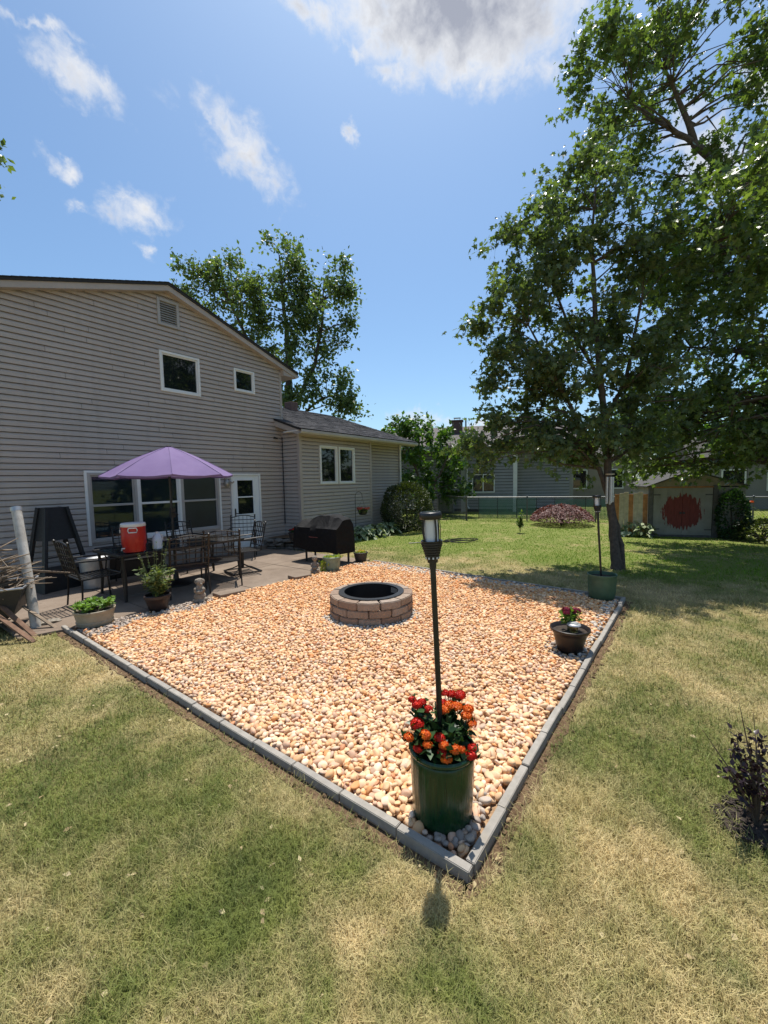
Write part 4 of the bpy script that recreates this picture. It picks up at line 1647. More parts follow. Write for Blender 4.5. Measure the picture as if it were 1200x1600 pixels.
def make_chair(label, swivel=False):
    o = thing('patio_chair', label, 'chair', (0, 0, 0), 0, 'patio chairs')
    mt = M['brown_metal']
    w, dp = .27, .25
    m_ = MB()
    m_.tube([(-w, -dp, .42), (w, -dp, .42), (w, dp, .43), (-w, dp, .43), (-w, -dp, .42)], .012, 6)
    for k in range(9):
        y = -dp + .05 + k * .05
        m_.beam((-w, y, .424), (w, y, .424), .03, .006)
    m_.build('seat', mt, o, smooth=40)
    m_ = MB()
    yb = lambda z: -dp - .02 - (z - .42) * .22
    for s in (-1, 1):
        m_.tube([(s * w, yb(.42), .42), (s * w, yb(.95), .95)], .014, 8)
        m_.lathe([(.018, 0), (.02, .015), (.0, .03)], 8, (s * w, yb(.95), .945))
    arch = [(-w + 2 * w * k / 8, 0, .90 + .055 * math.sin(PI * k / 8)) for k in range(9)]
    m_.tube([(x, yb(z), z) for x, _, z in arch], .011, 6)
    for k in range(1, 6):
        x = -w + 2 * w * k / 6
        zt = .90 + .055 * math.sin(PI * (x + w) / (2 * w))
        m_.beam((x, yb(.50), .50), (x, yb(zt), zt), .016, .007)
    for k in range(5):
        z = .50 + k * .088
        m_.beam((-w, yb(z), z), (w, yb(z), z), .007, .016)
    m_.build('backrest', mt, o, smooth=40)
    for s in (-1, 1):
        m_ = MB()
        m_.tube([(s * w, yb(.68), .68), (s * (w + .02), -.05, .67), (s * (w + .02), dp - .02, .655), (s * (w + .015), dp + .01, .60), (s * w, dp - .02, .43)], .013, 6)
        m_.build('arm', mt, o, smooth=50)
    if not swivel:
        for sx in (-1, 1):
            for sy in (-1, 1):
                m_ = MB()
                m_.tube([(sx * w, sy * dp, .43), (sx * (w + .005), sy * (dp + .01), .2), (sx * (w + .01), sy * (dp + .03), .0)], .013, 6)
                m_.build('leg', mt, o, smooth=40)
    else:
        m_ = MB()
        m_.tube([(0, 0, .42), (0, 0, .08)], .03, 10)
        m_.build('post', mt, o, smooth=40)
        m_ = MB()
        m_.tube([(.27, .27, .02), (-.27, .27, .02), (-.27, -.27, .02), (.27, -.27, .02), (.27, .27, .02)], .014, 6)
        for a_ in range(4):
            q = PI / 4 + a_ * PI / 2
            m_.tube([(0, 0, .16), (.2 * math.cos(q), .2 * math.sin(q), .07), (.38 * math.cos(q), .38 * math.sin(q), .02)], .012, 6)
        m_.build('swivel_base', mt, o, smooth=40)
    return o


CH = [((3.98, 6.33), -32, 'dark lattice patio chair with its back to the fire pit, right of the front pair'),
      ((3.30, 6.27), -18, 'dark lattice patio chair behind the tall herbs, left of the front pair'),
      ((2.28, 6.90), -90, 'dark metal patio armchair at the cooler end of the table'),
      ((3.25, 7.85), 172, 'dark lattice patio chair behind the table under the middle window'),
      ((4.30, 7.95), 185, 'dark lattice patio chair behind the table under the right window'),
      ((5.62, 8.12), 140, 'dark lattice patio chair standing alone before the white door')]
proto = make_chair('x')
for i, ((x, y), a_, lb) in enumerate(CH):
    o = proto if i == 0 else copy_tree(proto)
    o.location = (x, y, .034)
    o.rotation_euler = (0, 0, R(a_))
    o['label'] = lb
o = make_chair('dark swivel patio chair on a square base at the door end of the table', True)
o.location = (4.72, 6.85, .034)
o.rotation_euler = (0, 0, R(75))

# umbrella
M['lilac'] = None
t = NT('lilac canvas')
p = t.coord('Object')
c = t.ramp(t.noise(p, 2.5, 4), [(.3, (.205, .145, .29)), (.7, (.25, .185, .34))])
t.set(c, .85, 0, .15)
t.bump(t.noise(p, 90, 2), .2, .003)
tr = t.n('ShaderNodeBsdfTranslucent')
t.l(c, tr.inputs[0])
mx = t.n('ShaderNodeMixShader')
mx.inputs[0].default_value = .22
t.l(t.b.outputs[0], mx.inputs[1])
t.l(tr.outputs[0], mx.inputs[2])
t.l(mx.outputs[0], t.out.inputs[0])
M['lilac'] = t.m
M['lilac_seam'] = plain('darker lilac seam', (.13, .09, .20), .8, .1)
umb = thing('patio_umbrella', 'open lilac patio umbrella standing through the table', 'umbrella', (3.5, 7.0, .033))
UA, UZ, UE, UR = .35, 2.36, 1.87, 1.01
mb = MB()
K, RN, SUBD = 8, 9, 6
for k in range(K):
    vv = []
    for i in range(RN + 1):
        f_ = .03 + .97 * i / RN
        for j in range(SUBD + 1):
            a0, a1 = UA + 2 * PI * k / K, UA + 2 * PI * (k + 1) / K
            p0 = Vector((math.cos(a0), math.sin(a0), 0))
            p1 = Vector((math.cos(a1), math.sin(a1), 0))
            q = p0.lerp(p1, j / SUBD) * UR * f_
            sag = .05 * math.sin(PI * j / SUBD) * f_ * f_
            z = UZ + (UE - UZ) * (f_ ** 1.08) - sag * .5 + .02 * math.sin(PI * f_)
            z += .003 * math.sin(9 * f_ + 4 * j + k)
            q = q * (1 - .035 * math.sin(PI * j / SUBD) * f_)
            vv.append((q.x, q.y, z))
    w_ = SUBD + 1
    ff = [(i * w_ + j, i * w_ + j + 1, (i + 1) * w_ + j + 1, (i + 1) * w_ + j) for i in range(RN) for j in range(SUBD)]
    n0 = len(vv)
    for j in range(w_):
        x, y, z = vv[RN * w_ + j]
        vv.append((x * .99, y * .99, z - .03))
    ff += [(RN * w_ + j, RN * w_ + j + 1, n0 + j + 1, n0 + j) for j in range(SUBD)]
    mb.add(vv, ff)
mb.build('canopy', M['lilac'], umb, smooth=25)
mb = MB()
mb.tube([(0, 0, 0), (-.01, .01, 2.3)], .02, 12)
mb.build('pole', M['black_metal'], umb, smooth=40)
mb = MB()
mb.lathe([(.045, 2.352), (.047, 2.362), (.02, 2.37), (.0, 2.374)], 14)
mb.build('finial', M['black_metal'], umb, smooth=40)
for k in range(K):
    a0 = UA + 2 * PI * k / K
    ca, sa = math.cos(a0), math.sin(a0)
    mb = MB()
    mb.tube([(.03 * ca, .03 * sa, UZ - .05), (UR * .5 * ca, UR * .5 * sa, (UZ + UE) / 2 - .03), (UR * .98 * ca, UR * .98 * sa, UE - .015)], .006, 6)
    mb.tube([(.03 * ca, .03 * sa, 1.9), (UR * .52 * ca, UR * .52 * sa, (UZ + UE) / 2 - .04)], .005, 6)
    mb.build('rib', M['black_metal'], umb, smooth=40)
    mb = MB()
    pts_ = []
    for i in range(RN + 1):
        f_ = .03 + .97 * i / RN
        pts_.append((UR * f_ * ca, UR * f_ * sa, UZ + (UE - UZ) * (f_ ** 1.08) + .02 * math.sin(PI * f_) + .002))
    mb.tube(pts_, .0045, 5)
    mb.build('seam', M['lilac_seam'], umb, smooth=60)
mb = MB()
mb.box(-.035, .035, -.04, .04, 1.16, 1.32)
mb.tube([(0, -.04, 1.24), (0, -.09, 1.24), (0.05, -.09, 1.2)], .008, 6)
mb.build('crank', M['black_metal'], umb, smooth=40)
mb = MB()
mb.lathe([(.25, 0), (.25, .03), (.2, .06), (.05, .09), (.03, .25), (.0, .25)], 24)
mb.build('base', M['black_metal'], umb, smooth=40)

# cooler and jug on the table
M['cooler_red'] = plain('red plastic', (.44, .012, .007), .38, .08, 5, bump=.04)
M['white_plastic'] = plain('white plastic', (.66, .64, .61), .45, .06, 5, bump=.05)
cool = thing('drink_cooler', 'red round drink cooler with white lid on the end of the table', 'cooler', (2.74, 6.68, .746))
mb = MB()
mb.lathe([(.135, 0), (.148, .008), (.153, .10), (.165, .13), (.165, .27), (.160, .30), (.163, .385), (.15, .39)], 36)
mb.build('body', M['cooler_red'], cool, smooth=35)
mb = MB()
mb.lathe([(.165, .386), (.168, .39), (.168, .425), (.155, .44), (.0, .445)], 36)
mb.build('lid', M['white_plastic'], cool, smooth=40)
ax = math.atan2(-.586 - .25, -.81 + .3)
for da in (0, PI * .62):
    a0 = -2.03 + (0 if da == 0 else -1.75)
    mb = MB()
    pts = []
    for u, z in ((-.05, .37), (.05, .37), (.06, .34), (.05, .305), (-.05, .305), (-.06, .34), (-.05, .37)):
        aa = a0 + u / .17
        pts.append((.172 * math.cos(aa), .172 * math.sin(aa), z))
    mb.tube(pts, .009, 6)
    mb.build('handle', M['white_plastic'], cool, smooth=50)
mb = MB()
aa = -2.9
mb.tube([(.155 * math.cos(aa), .155 * math.sin(aa), .07), (.20 * math.cos(aa), .20 * math.sin(aa), .07), (.2 * math.cos(aa), .2 * math.sin(aa), .045)], .012, 8)
mb.build('spigot', M['white_plastic'], cool, smooth=40)
jug = thing('water_jug', 'translucent white plastic jug on the table beside the umbrella pole', 'jug', (3.05, 6.62, .746))
mb = MB()
mb.lathe([(.06, 0), (.07, .01), (.072, .14), (.068, .17), (.05, .215), (.025, .235), (.02, .25), (.0, .25)], 24)
mb.build('body', plain('milky plastic', (.55, .6, .66), .3, .05, 6, bump=0), jug, smooth=40)
mb = MB()
mb.lathe([(.022, .25), (.022, .272), (.0, .274)], 14)
mb.build('cap', M['white_plastic'], jug, smooth=40)
mb = MB()
mb.tube([(.02, 0, .235), (.07, .0, .225), (.085, .0, .17), (.07, 0, .12)], .01, 6)
mb.build('handle', M['white_plastic'], jug, smooth=50)

can = thing('metal_can', 'round galvanised can with a lid behind the armchair', 'can', (2.66, 8.05, .034))
mb = MB()
mb.lathe([(.19, 0), (.2, .01), (.205, .2), (.21, .205), (.21, .22), (.205, .225), (.22, .50)], 32)
mb.build('body', M['galv'], can, smooth=40)
mb = MB()
mb.lathe([(.235, .495), (.24, .52), (.2, .54), (.05, .555), (.0, .555)], 32)
mb.build('lid', M['galv'], can, smooth=40)
mb = MB()
mb.box(-.5, .5, -.25, .22, 0, .5)
mb.box(-.52, .52, -.27, .24, .5, .56)
o = mb.build('storage_box', M['black_metal'], None, bevel=.02)
o.location = (3.45, 8.62, .034)
tag(o, 'low black storage box under the left window', 'box')

# tall tapered black stand against the wall
ts = thing('tapered_stand', 'tall black tapered metal stand leaning space against the siding', 'stand', (2.30, 8.55, .034), R(14))
ts['label'] = 'tall black tapered metal stand against the siding left of the windows'
H_ = 1.37
wb, wt_, db, dt = .37, .155, .26, .10
at_ = lambda f_, sx, sy: (sx * (wb + (wt_ - wb) * f_), sy * (db + (dt - db) * f_) + .05 * f_, H_ * f_)
for sx in (-1, 1):
    for sy in (-1, 1):
        mb = MB()
        mb.beam(at_(0, sx, sy), at_(1, sx, sy), .075, .05)
        mb.build('leg', M['black_metal'], ts, bevel=.004)
for nm, fa, fb, sides in (('hood', .60, 1.0, 'fblr'), ('fire_box', .0, .22, 'fblr')):
    mb = MB()
    c4 = {}
    for fi, f_ in enumerate((fa, fb)):
        for sx in (-1, 1):
            for sy in (-1, 1):
                c4[(fi, sx, sy)] = at_(f_, sx, sy)
    Q = {'f': (-1, -1, 1, -1), 'b': (1, 1, -1, 1), 'l': (-1, 1, -1, -1), 'r': (1, -1, 1, 1)}
    for s_ in sides:
        a1, b1, a2, b2 = Q[s_]
        mb.add([c4[(0, a1, b1)], c4[(0, a2, b2)], c4[(1, a2, b2)], c4[(1, a1, b1)]], [(0, 1, 2, 3)])
    if nm == 'hood':
        mb.add([c4[(1, -1, -1)], c4[(1, 1, -1)], c4[(1, 1, 1)], c4[(1, -1, 1)]], [(0, 1, 2, 3)])
    o = mb.build(nm, M['black_metal'], ts)
    so = o.modifiers.new('th', 'SOLIDIFY')
    so.thickness = .008
for f_ in (.24, .40):
    mb = MB()
    p0, p1, p2, p3 = (at_(f_, *q) for q in ((-1, -1), (1, -1), (1, 1), (-1, 1)))
    mb.add([p0, p1, p2, p3, *[(q[0], q[1], q[2] - .02) for q in (p0, p1, p2, p3)]], [(0, 1, 2, 3), (7, 6, 5, 4), (0, 4, 5, 1), (1, 5, 6, 2), (2, 6, 7, 3), (3, 7, 4, 0)])
    if f_ == .24:
        mb.build('shelf', M['black_metal'], ts)
    else:
        mb = MB()
        mb.beam(p0, p1, .02, .02)
        mb.build('cross_bar', M['black_metal'], ts)

# grill under its cover
t = NT('grill cover fabric')
p = t.coord('Object')
nz = t.noise(p, 3.2, 4, .55, 1.2)
t.set(t.ramp(t.noise(p, 14, 4), [(.3, (.005, .005, .006)), (.7, (.010, .010, .011))]), .8, 0, .2)
t.bump(nz, .55, .06)
M['cover'] = t.m
grill = thing('covered_grill', 'barbecue grill under a black fabric cover at the patio edge', 'grill', (6.33, 6.22, .034))
NYG = 40
prof = [(-.29, .25), (-.295, .45), (-.285, .62), (-.27, .745), (-.20, .80), (-.08, .98), (.02, 1.0), (.16, .99), (.25, .82), (.28, .70), (.285, .45), (.28, .25)]
vv, ff = [], []
rr = random.Random(9)
for i in range(NYG + 1):
    f_ = i / NYG
    y = -.63 + 1.27 * f_
    for j, (x, z) in enumerate(prof):
        hump = 1.0
        if f_ > .62:
            hump = 1 - .62 * min(1, (f_ - .62) / .16)
        if f_ < .10:
            hump = 1 - .25 * (1 - f_ / .10)
        zz = z
        if z > .77:
            zz = .77 + (z - .77) * hump + .012 * math.sin(f_ * 31 + j) + .02 * math.sin(f_ * 11 + j * .7)
        if j in (0, len(prof) - 1):
            zz += .02 * math.sin(f_ * 9 + j) + .04 * f_ - .02
        xx = x + .012 * math.sin(f_ * 17 + j * 1.3) * (1 if z < .77 else .4)
        if .77 <= z and f_ > .93:
            zz -= .03 * (f_ - .93) / .07
        vv.append((xx, y, zz))
m_ = len(prof)
ff = [(i * m_ + j, (i + 1) * m_ + j, (i + 1) * m_ + j + 1, i * m_ + j + 1) for i in range(NYG) for j in range(m_ - 1)]
ff += [tuple(range(m_)), tuple(NYG * m_ + j for j in range(m_ - 1, -1, -1))]
mb = MB()
mb.add(vv, ff)
cv = mb.build('cover', M['cover'], grill, smooth=38)
mb = MB()
for k, wd in enumerate((.014, .01, .01, .012, .008, .012, .01, .012, .008, .01, .012)):
    y = .135 - k * .0235
    mb.box(-.306, -.3035, y - wd, y, .545 + .003 * math.sin(k * 2.1), .562 + .004 * math.sin(k * 1.7))
mb.build('cover_lettering', plain('faded red print', (.30, .09, .08), .7, .1), cv)
for x in (-.22, .22):
    for y in (-.5, .5 if x > 0 else .32):
        mb = MB()
        mb.tube([(x, y, .3), (x, y, 0)], .024, 8)
        mb.build('leg', M['black_metal'], grill, smooth=40)

# statues, stepping stones, stone ledge
M['cast_stone'] = plain('weathered cast stone', (.23, .20, .16), .95, .4, 22, bump=.9, bscale=70)


def statue(label, loc, blobs, rz=0):
    mb_ = MB()
    for i, (c_, r_, sq) in enumerate(blobs):
        mb_.blob(c_, r_, i, 2, .05, sq)
    o_ = mb_.build('garden_statue', M['cast_stone'], None, smooth=80)
    rm = o_.modifiers.new('skin', 'REMESH')
    rm.mode = 'VOXEL'
    rm.voxel_size = .0065
    rm.use_smooth_shade = True
    o_.location = loc
    o_.rotation_euler = (0, 0, rz)
    return tag(o_, label, 'statue')


statue('stone figure of a robed child beside the tall herbs', (3.14, 5.62, .034),
       [((0, 0, .03), .10, (1, .95, .4)), ((0, 0, .09), .085, (1, .9, .9)), ((0, 0, .16), .07, (1, .85, 1)), ((0, 0, .215), .058, (1.05, .8, .8)), ((0, 0, .29), .05, (1, 1, 1.08)), ((0, .01, .325), .045, (1.05, 1.05, .6)),
        ((-.055, -.045, .19), .026, (1, 1.2, 1.5)), ((.055, -.045, .19), .026, (1, 1.2, 1.5)), ((0, -.075, .165), .03, (1.5, .8, .8)), ((.03, -.05, .27), .018, (1, 1, 1)), ((.075, -.03, .05), .035, (1.3, 1, .6)), ((-.04, .02, .3), .03, (1, 1, 1.3)), ((.045, .02, .3), .028, (1, 1, 1.3))], R(-35))
statue('small stone figure of a sitting child in front of the grill', (5.36, 5.52, .034),
       [((0, 0, .03), .085, (1.05, 1.05, .45)), ((0, .01, .1), .062, (1, .9, 1.1)), ((0, .015, .17), .055, (1.05, .8, 1)), ((0, .01, .215), .03, (1, 1, 1)), ((0, .0, .285), .054, (1, 1, 1.08)), ((-.055, -.04, .07), .038, (.8, 1.5, .8)), ((.055, -.04, .07), .038, (.8, 1.5, .8)),
        ((-.06, -.02, .16), .024, (.8, 1, 1.8)), ((.06, -.02, .16), .024, (.8, 1, 1.8)), ((0, -.075, .12), .028, (1.4, .8, .8)), ((0, -.053, .28), .012, (1, 1, 1))], R(-50))
for (x, y, a_, w_, lb) in ((3.60, 5.60, -4, .21, 'flat stepping stone beside the robed stone figure'), (4.96, 5.50, -8, .18, 'flat stepping stone beside the sitting stone figure')):
    mb = MB()
    mb.box(-w_, w_, -.12, .12, 0, .055)
    o = mb.build('stepping_stone', M['concrete'], None, bevel=.008)
    o.location = (x, y, .034)
    o.rotation_euler = (0, R(1.5), R(a_))
    tag(o, lb, 'stone', 'stepping stones')
ledge = thing('stone_ledge', 'low dry stone ledge in the corner between gable and wing', 'ledge', (7.0, 7.9, 0))
M['field_stone'] = plain('field stone', (.13, .115, .095), .95, .45, 9, bump=.9, bscale=30)
rr = random.Random(2)
for row in range(3):
    s = 0
    while s < 1.55:
        w_ = rr.uniform(.16, .32)
        p = Vector((6.78, 8.72, 0)).lerp(Vector((7.35, 7.45, 0)), min(1, (s + w_ / 2) / 1.4))
        mb = MB()
        mb.blob((p.x + rr.uniform(-.02, .02), p.y, .05 + row * .092), .12, rr.randrange(999), 2, .3, (1.0, w_ / .21, .46))
        mb.build('stone', M['field_stone'], ledge, True, smooth=35)
        s += w_
mb = MB()
mb.add([(6.86, 8.9, .29), (7.5, 7.5, .29), (7.6, 8.3, .29), (7.6, 8.95, .29)], [(0, 1, 2, 3)])
mb.build('bed_soil', M['soil'], ledge, True)

# shepherd's hook with hanging basket
hook = thing('shepherd_hook', 'thin black shepherd hook before the wing wall', 'hook', (9.42, 7.9, 0))
mb = MB()
pts = [(0, 0, -.02), (0, 0, 1.3)] + [(.13 - .13 * math.cos(a_), -.02 * a_, 1.3 + .13 * math.sin(a_)) for a_ in (.4, .9, 1.57, 2.2, 2.8)] + [(.27, -.06, 1.24)]
mb.tube(pts, .008, 6)
mb.build('rod', M['black_metal'], hook, smooth=60)
basket = thing('hanging_basket', 'black hanging basket hung from the thin hook', 'basket', (9.69, 7.84, .72))
mb = MB()
mb.lathe([(.09, 0), (.12, .02), (.16, .16), (.17, .17), (.155, .17), (.12, .13), (.0, .13)], 20)
mb.build('bowl', M['black_metal'], basket, smooth=40)
for k in range(3):
    a_ = 2 * PI * k / 3
    mb = MB()
    mb.tube([(.16 * math.cos(a_), .16 * math.sin(a_), .17), (0, 0, .5)], .0025, 5)
    mb.build('chain', M['black_metal'], basket)
g_ = np.random.default_rng(3)
hd = [(*(g_.uniform(-.17, .17, 2)), .2 + g_.uniform(-.04, .05), .038, 'petal_coral') for _ in range(22)]
flower_plant('petunia', 'coral pink flowers overflowing the hanging basket', (9.69, 7.84, .70), hd, M['herb_leaf'], 160, .2, .2, .14, .06, 'oval', 10, 15)

# ------------------------------------------------------------------ junk by the left corner
pipe = MB()
pipe.tube([(0, 0, 0), (.01, .24, .75), (.02, .52, 1.50)], .052, 18)
t = NT('weathered white pipe')
c = t.ramp(t.noise(t.coord('Object'), 5, 5, .65), [(.35, (.33, .30, .26)), (.6, (.5, .48, .44))])
c = t.mix(t.ramp(t.noise(t.coord('Object', (9, 9, 1)), 3, 5, .7), [(.55, (0, 0, 0)), (.75, (.8, .8, .8))]), c, (.2, .17, .13))
t.set(c, .7)
M['old_pipe'] = t.m
pp = thing('white_pipe', 'weathered white pipe leaning beside the branch pile', 'pipe', (1.44, 6.36, -.02))
pipe.build('tube', M['old_pipe'], pp, smooth=50)
mb = MB()
mb.tube([(.02, .512, 1.465), (.02, .53, 1.515)], .058, 14)
mb.build('collar', M['galv'], pp, smooth=40)
M['old_wood'] = plain('grey weathered wood', (.22, .165, .115), .9, .4, 12, bump=.6, bscale=40)
M['rust_wood'] = plain('brown weathered wood', (.16, .09, .055), .9, .4, 12, bump=.6, bscale=40)
M['barrow'] = plain('dark steel tub', (.022, .022, .024), .5, .4, 9)
cart = thing('garden_cart', 'dark steel garden cart heaped with cut branches', 'cart', (.98, 6.82, 0), R(-25))
mb = MB()
q0 = [(-.42, -.28, .22), (.42, -.28, .22), (.42, .28, .22), (-.42, .28, .22)]
q1 = [(-.55, -.36, .56), (.55, -.36, .56), (.55, .36, .56), (-.55, .36, .56)]
mb.add(q0 + q1, [(3, 2, 1, 0), (0, 1, 5, 4), (1, 2, 6, 5), (2, 3, 7, 6), (3, 0, 4, 7)])
o = mb.build('tub', M['barrow'], cart)
so = o.modifiers.new('th', 'SOLIDIFY')
so.thickness = .012
mb = MB()
mb.tube([(-.55, -.36, .56), (.55, -.36, .56), (.55, .36, .56), (-.55, .36, .56), (-.55, -.36, .56)], .014, 6)
mb.build('rim', M['galv'], cart, smooth=50)
for sx in (-1, 1):
    mb = MB()
    mb.lathe([(.0, -.03), (.15, -.03), (.17, -.02), (.17, .02), (.15, .03), (.0, .03)], 20)
    mb.v = [(x + .1, z + sx * .36, y + .17) for x, y, z in mb.v]
    mb.build('wheel', M['black_metal'], cart, smooth=40)
    mb = MB()
    mb.tube([(-.4, sx * .25, .22), (-.45, sx * .25, 0)], .018, 6)
    mb.build('leg', M['black_metal'], cart, smooth=40)
brush = MB()
rr = random.Random(31)
for k in range(95):
    a_ = rr.gauss(-.45, .5)
    L = rr.uniform(.35, .8)
    c_ = Vector((1.05 + rr.gauss(0, .17), 6.80 + rr.gauss(0, .2), .50 + abs(rr.gauss(.12, .13))))
    d = Vector((math.cos(a_), math.sin(a_), rr.gauss(.02, .18)))
    bend = Vector((rr.gauss(0, .05), rr.gauss(0, .05), rr.gauss(0, .05)))
    r_ = rr.uniform(.005, .02)
    brush.tube([c_ - d * L / 2, c_ + bend, c_ + d * L / 2], [r_, r_ * .8, r_ * .4], 6)
    if rr.random() < .5:
        brush.tube([c_ + bend, c_ + d * L * .3 + Vector((rr.gauss(0, .12), rr.gauss(0, .12), rr.gauss(.08, .08)))], [r_ * .6, r_ * .2], 5)
o = brush.build('branch_pile', M['old_wood'], None, smooth=60)
tag(o, 'heap of cut grey branches lying in the garden cart', 'branches', kind='stuff')
for (a_, b_, w_, lb) in (((.98, 6.70, .66), (1.36, 6.02, .0), .038, 'weathered board leaning on the cart, the one nearer the white pipe'),
                         ((.92, 6.45, .52), (1.30, 5.87, .0), .038, 'weathered board leaning on the cart, nearer the lawn'),
                         ((1.36, 6.48, .30), (1.58, 6.14, .02), .03, 'short thin stick leaning at the foot of the white pipe')):
    mb = MB()
    mb.beam(a_, b_, w_ * 1.6, w_ * .5)
    tag(mb.build('leaning_board', M['rust_wood' if w_ > .035 else 'old_wood'], None, bevel=.004), lb, 'board', 'boards by the cart')
mb = MB()
mb.beam((1.45, 7.0, .82 * .8), (2.05, 6.95, .52), .022, .02)
mb.tube([(1.2, 6.9, .78), (1.6, 6.95, .64), (1.92, 6.9, .56), (2.02, 6.92, .52)], [.016, .013, .009, .005], 6)
tag(mb.build('long_branch', M['old_wood'], None, smooth=60), 'long pale branch sticking out past the white pipe', 'branch')
mb = MB()
mb.blob((0, 0, .03), .09, 4, 2, .25, (1.3, .8, .4))
o = mb.build('loose_stone', M['cast_stone'], None, smooth=60)
o.location = (1.60, 6.42, .01)
tag(o, 'loose pale stone on the ground beside the white pipe', 'stone')
# ------------------------------------------------------------------ trees
M['bark'] = plain('grey brown bark', (.085, .065, .05), .95, .4, 14, bump=1.0, bscale=30)
M['maple_leaf'] = foliage('maple leaf', (.075, .108, .05), (.185, .235, .105), .52, .30)
M['big_leaf'] = foliage('tall maple leaf', (.075, .115, .043), (.19, .245, .09), .52, .30)
M['back_leaf'] = foliage('far maple leaf', (.07, .115, .05), (.19, .24, .095), .48, .38)
M['mid_leaf'] = foliage('bright leaf', (.04, .095, .018), (.13, .22, .045), .42, .4)
M['box_leaf'] = foliage('clipped shrub leaf', (.018, .032, .010), (.10, .12, .03), .25, .45)
M['red_leaf'] = foliage('red maple leaf', (.13, .062, .055), (.27, .15, .13), .3, .6, tcol=(1.1, .6, .5))
M['dark_leaf'] = foliage('dark purple leaf', (.010, .006, .009), (.04, .022, .028), .2, .35, tcol=(1, .4, .5))


def flatfwd():
    f_ = np.array([CAM_F[0], CAM_F[1], 0])
    return f_ / np.linalg.norm(f_)


def flatright():
    f_ = np.array([CAM_R[0], CAM_R[1], 0])
    return f_ / np.linalg.norm(f_)


def make_tree(name, label, base, trunks, ells, leafmat, lsize, ntw, nlf, twl, shape, seed, depth=1.0, droop=.5, group=None, br=.02, spread=.7, bark=None, cat='tree'):
    g_ = np.random.default_rng(seed)
    o = thing(name, label, cat, base, 0, group)
    nodes = []
    wood = MB()
    for pl in trunks:
        pts = [Vector(p[:3]) for p in pl]
        rs = [p[3] for p in pl]
        fine, fr = [], []
        for i in range(len(pts) - 1):
            m_ = 4
            for j in range(m_):
                f_ = j / m_
                q = pts[i].lerp(pts[i + 1], f_)
                w_ = rs[i] * .16
                q = q + Vector(g_.normal(0, w_, 3)) * (0 if (i == 0 and j == 0) else 1)
                fine.append(q)
                fr.append(rs[i] + (rs[i + 1] - rs[i]) * f_)
        fine.append(pts[-1])
        fr.append(rs[-1])
        wood.tube(fine, fr, 9)
        nodes += [(q, r_) for q, r_ in zip(fine, fr)]
    NP = np.array([q[:] for q, _ in nodes])
    cl = []
    fr_, ri_ = flatfwd(), flatright()
    for (x, y, z, rx, rz_, n_) in ells:
        for k in range(n_):
            d = unit(1, g_)[0] * (.25 + .75 * g_.random() ** .5)
            cl.append(np.array([x, y, z]) + ri_ * d[0] * rx + fr_ * d[1] * rx * depth + np.array([0, 0, 1]) * d[2] * rz_)
    cl = np.array(cl)
    cen, dr, sz = [], [], []
    for c_ in cl:
        dv = NP - c_
        dist_ = np.linalg.norm(dv, axis=1) + np.maximum(0, dv[:, 2] + .1) * 2.0
        k = int(np.argmin(dist_))
        a = Vector(NP[k])
        b_ = Vector(c_)
        L = (b_ - a).length
        mid = a.lerp(b_, .55) + Vector((0, 0, .12 * L)) + Vector(g_.normal(0, .05 * L, 3))
        r0 = min(nodes[k][1] * .6, br * (.6 + .5 * L))
        wood.tube([a, a.lerp(mid, .5) + Vector(g_.normal(0, .03 * L, 3)), mid, b_], [r0, r0 * .75, r0 * .55, r0 * .25], 5, False)
        out = (b_ - a).normalized() if L > 1e-3 else Vector((0, 0, 1))
        for _ in range(ntw):
            td = np.array(out[:]) * .55 + unit(1, g_)[0] * .9 + np.array([0, 0, .15])
            td /= np.linalg.norm(td)
            ln_ = twl * g_.uniform(.5, 1.25)
            e = c_ + td * ln_ + np.array([0, 0, -.10 * ln_])
            wood.tube([c_, (c_ + e) / 2 + [0, 0, .05 * ln_], e], [r0 * .25, r0 * .18, r0 * .08], 3, False)
            f_ = g_.uniform(.15, 1.05, nlf)
            pc = c_[None] + (e - c_)[None] * f_[:, None] + g_.normal(0, twl * .16, (nlf, 3))
            tp = td[None] * .4 + unit(nlf, g_) * .8 + np.array([0, 0, -droop])
            cen.append(pc)
            dr.append(tp)
            sz.append(lsize * g_.uniform(.5, 1.35, nlf))
    wood.build('trunk', bark or M['bark'], o, True, smooth=60)
    V, F = leaves(np.concatenate(cen), np.concatenate(dr), np.concatenate(sz), shape, g_, spread)
    me_ = np_mesh('crown', V, F, False)
    mesh_obj('crown', me_, leafmat, o, True)
    return o


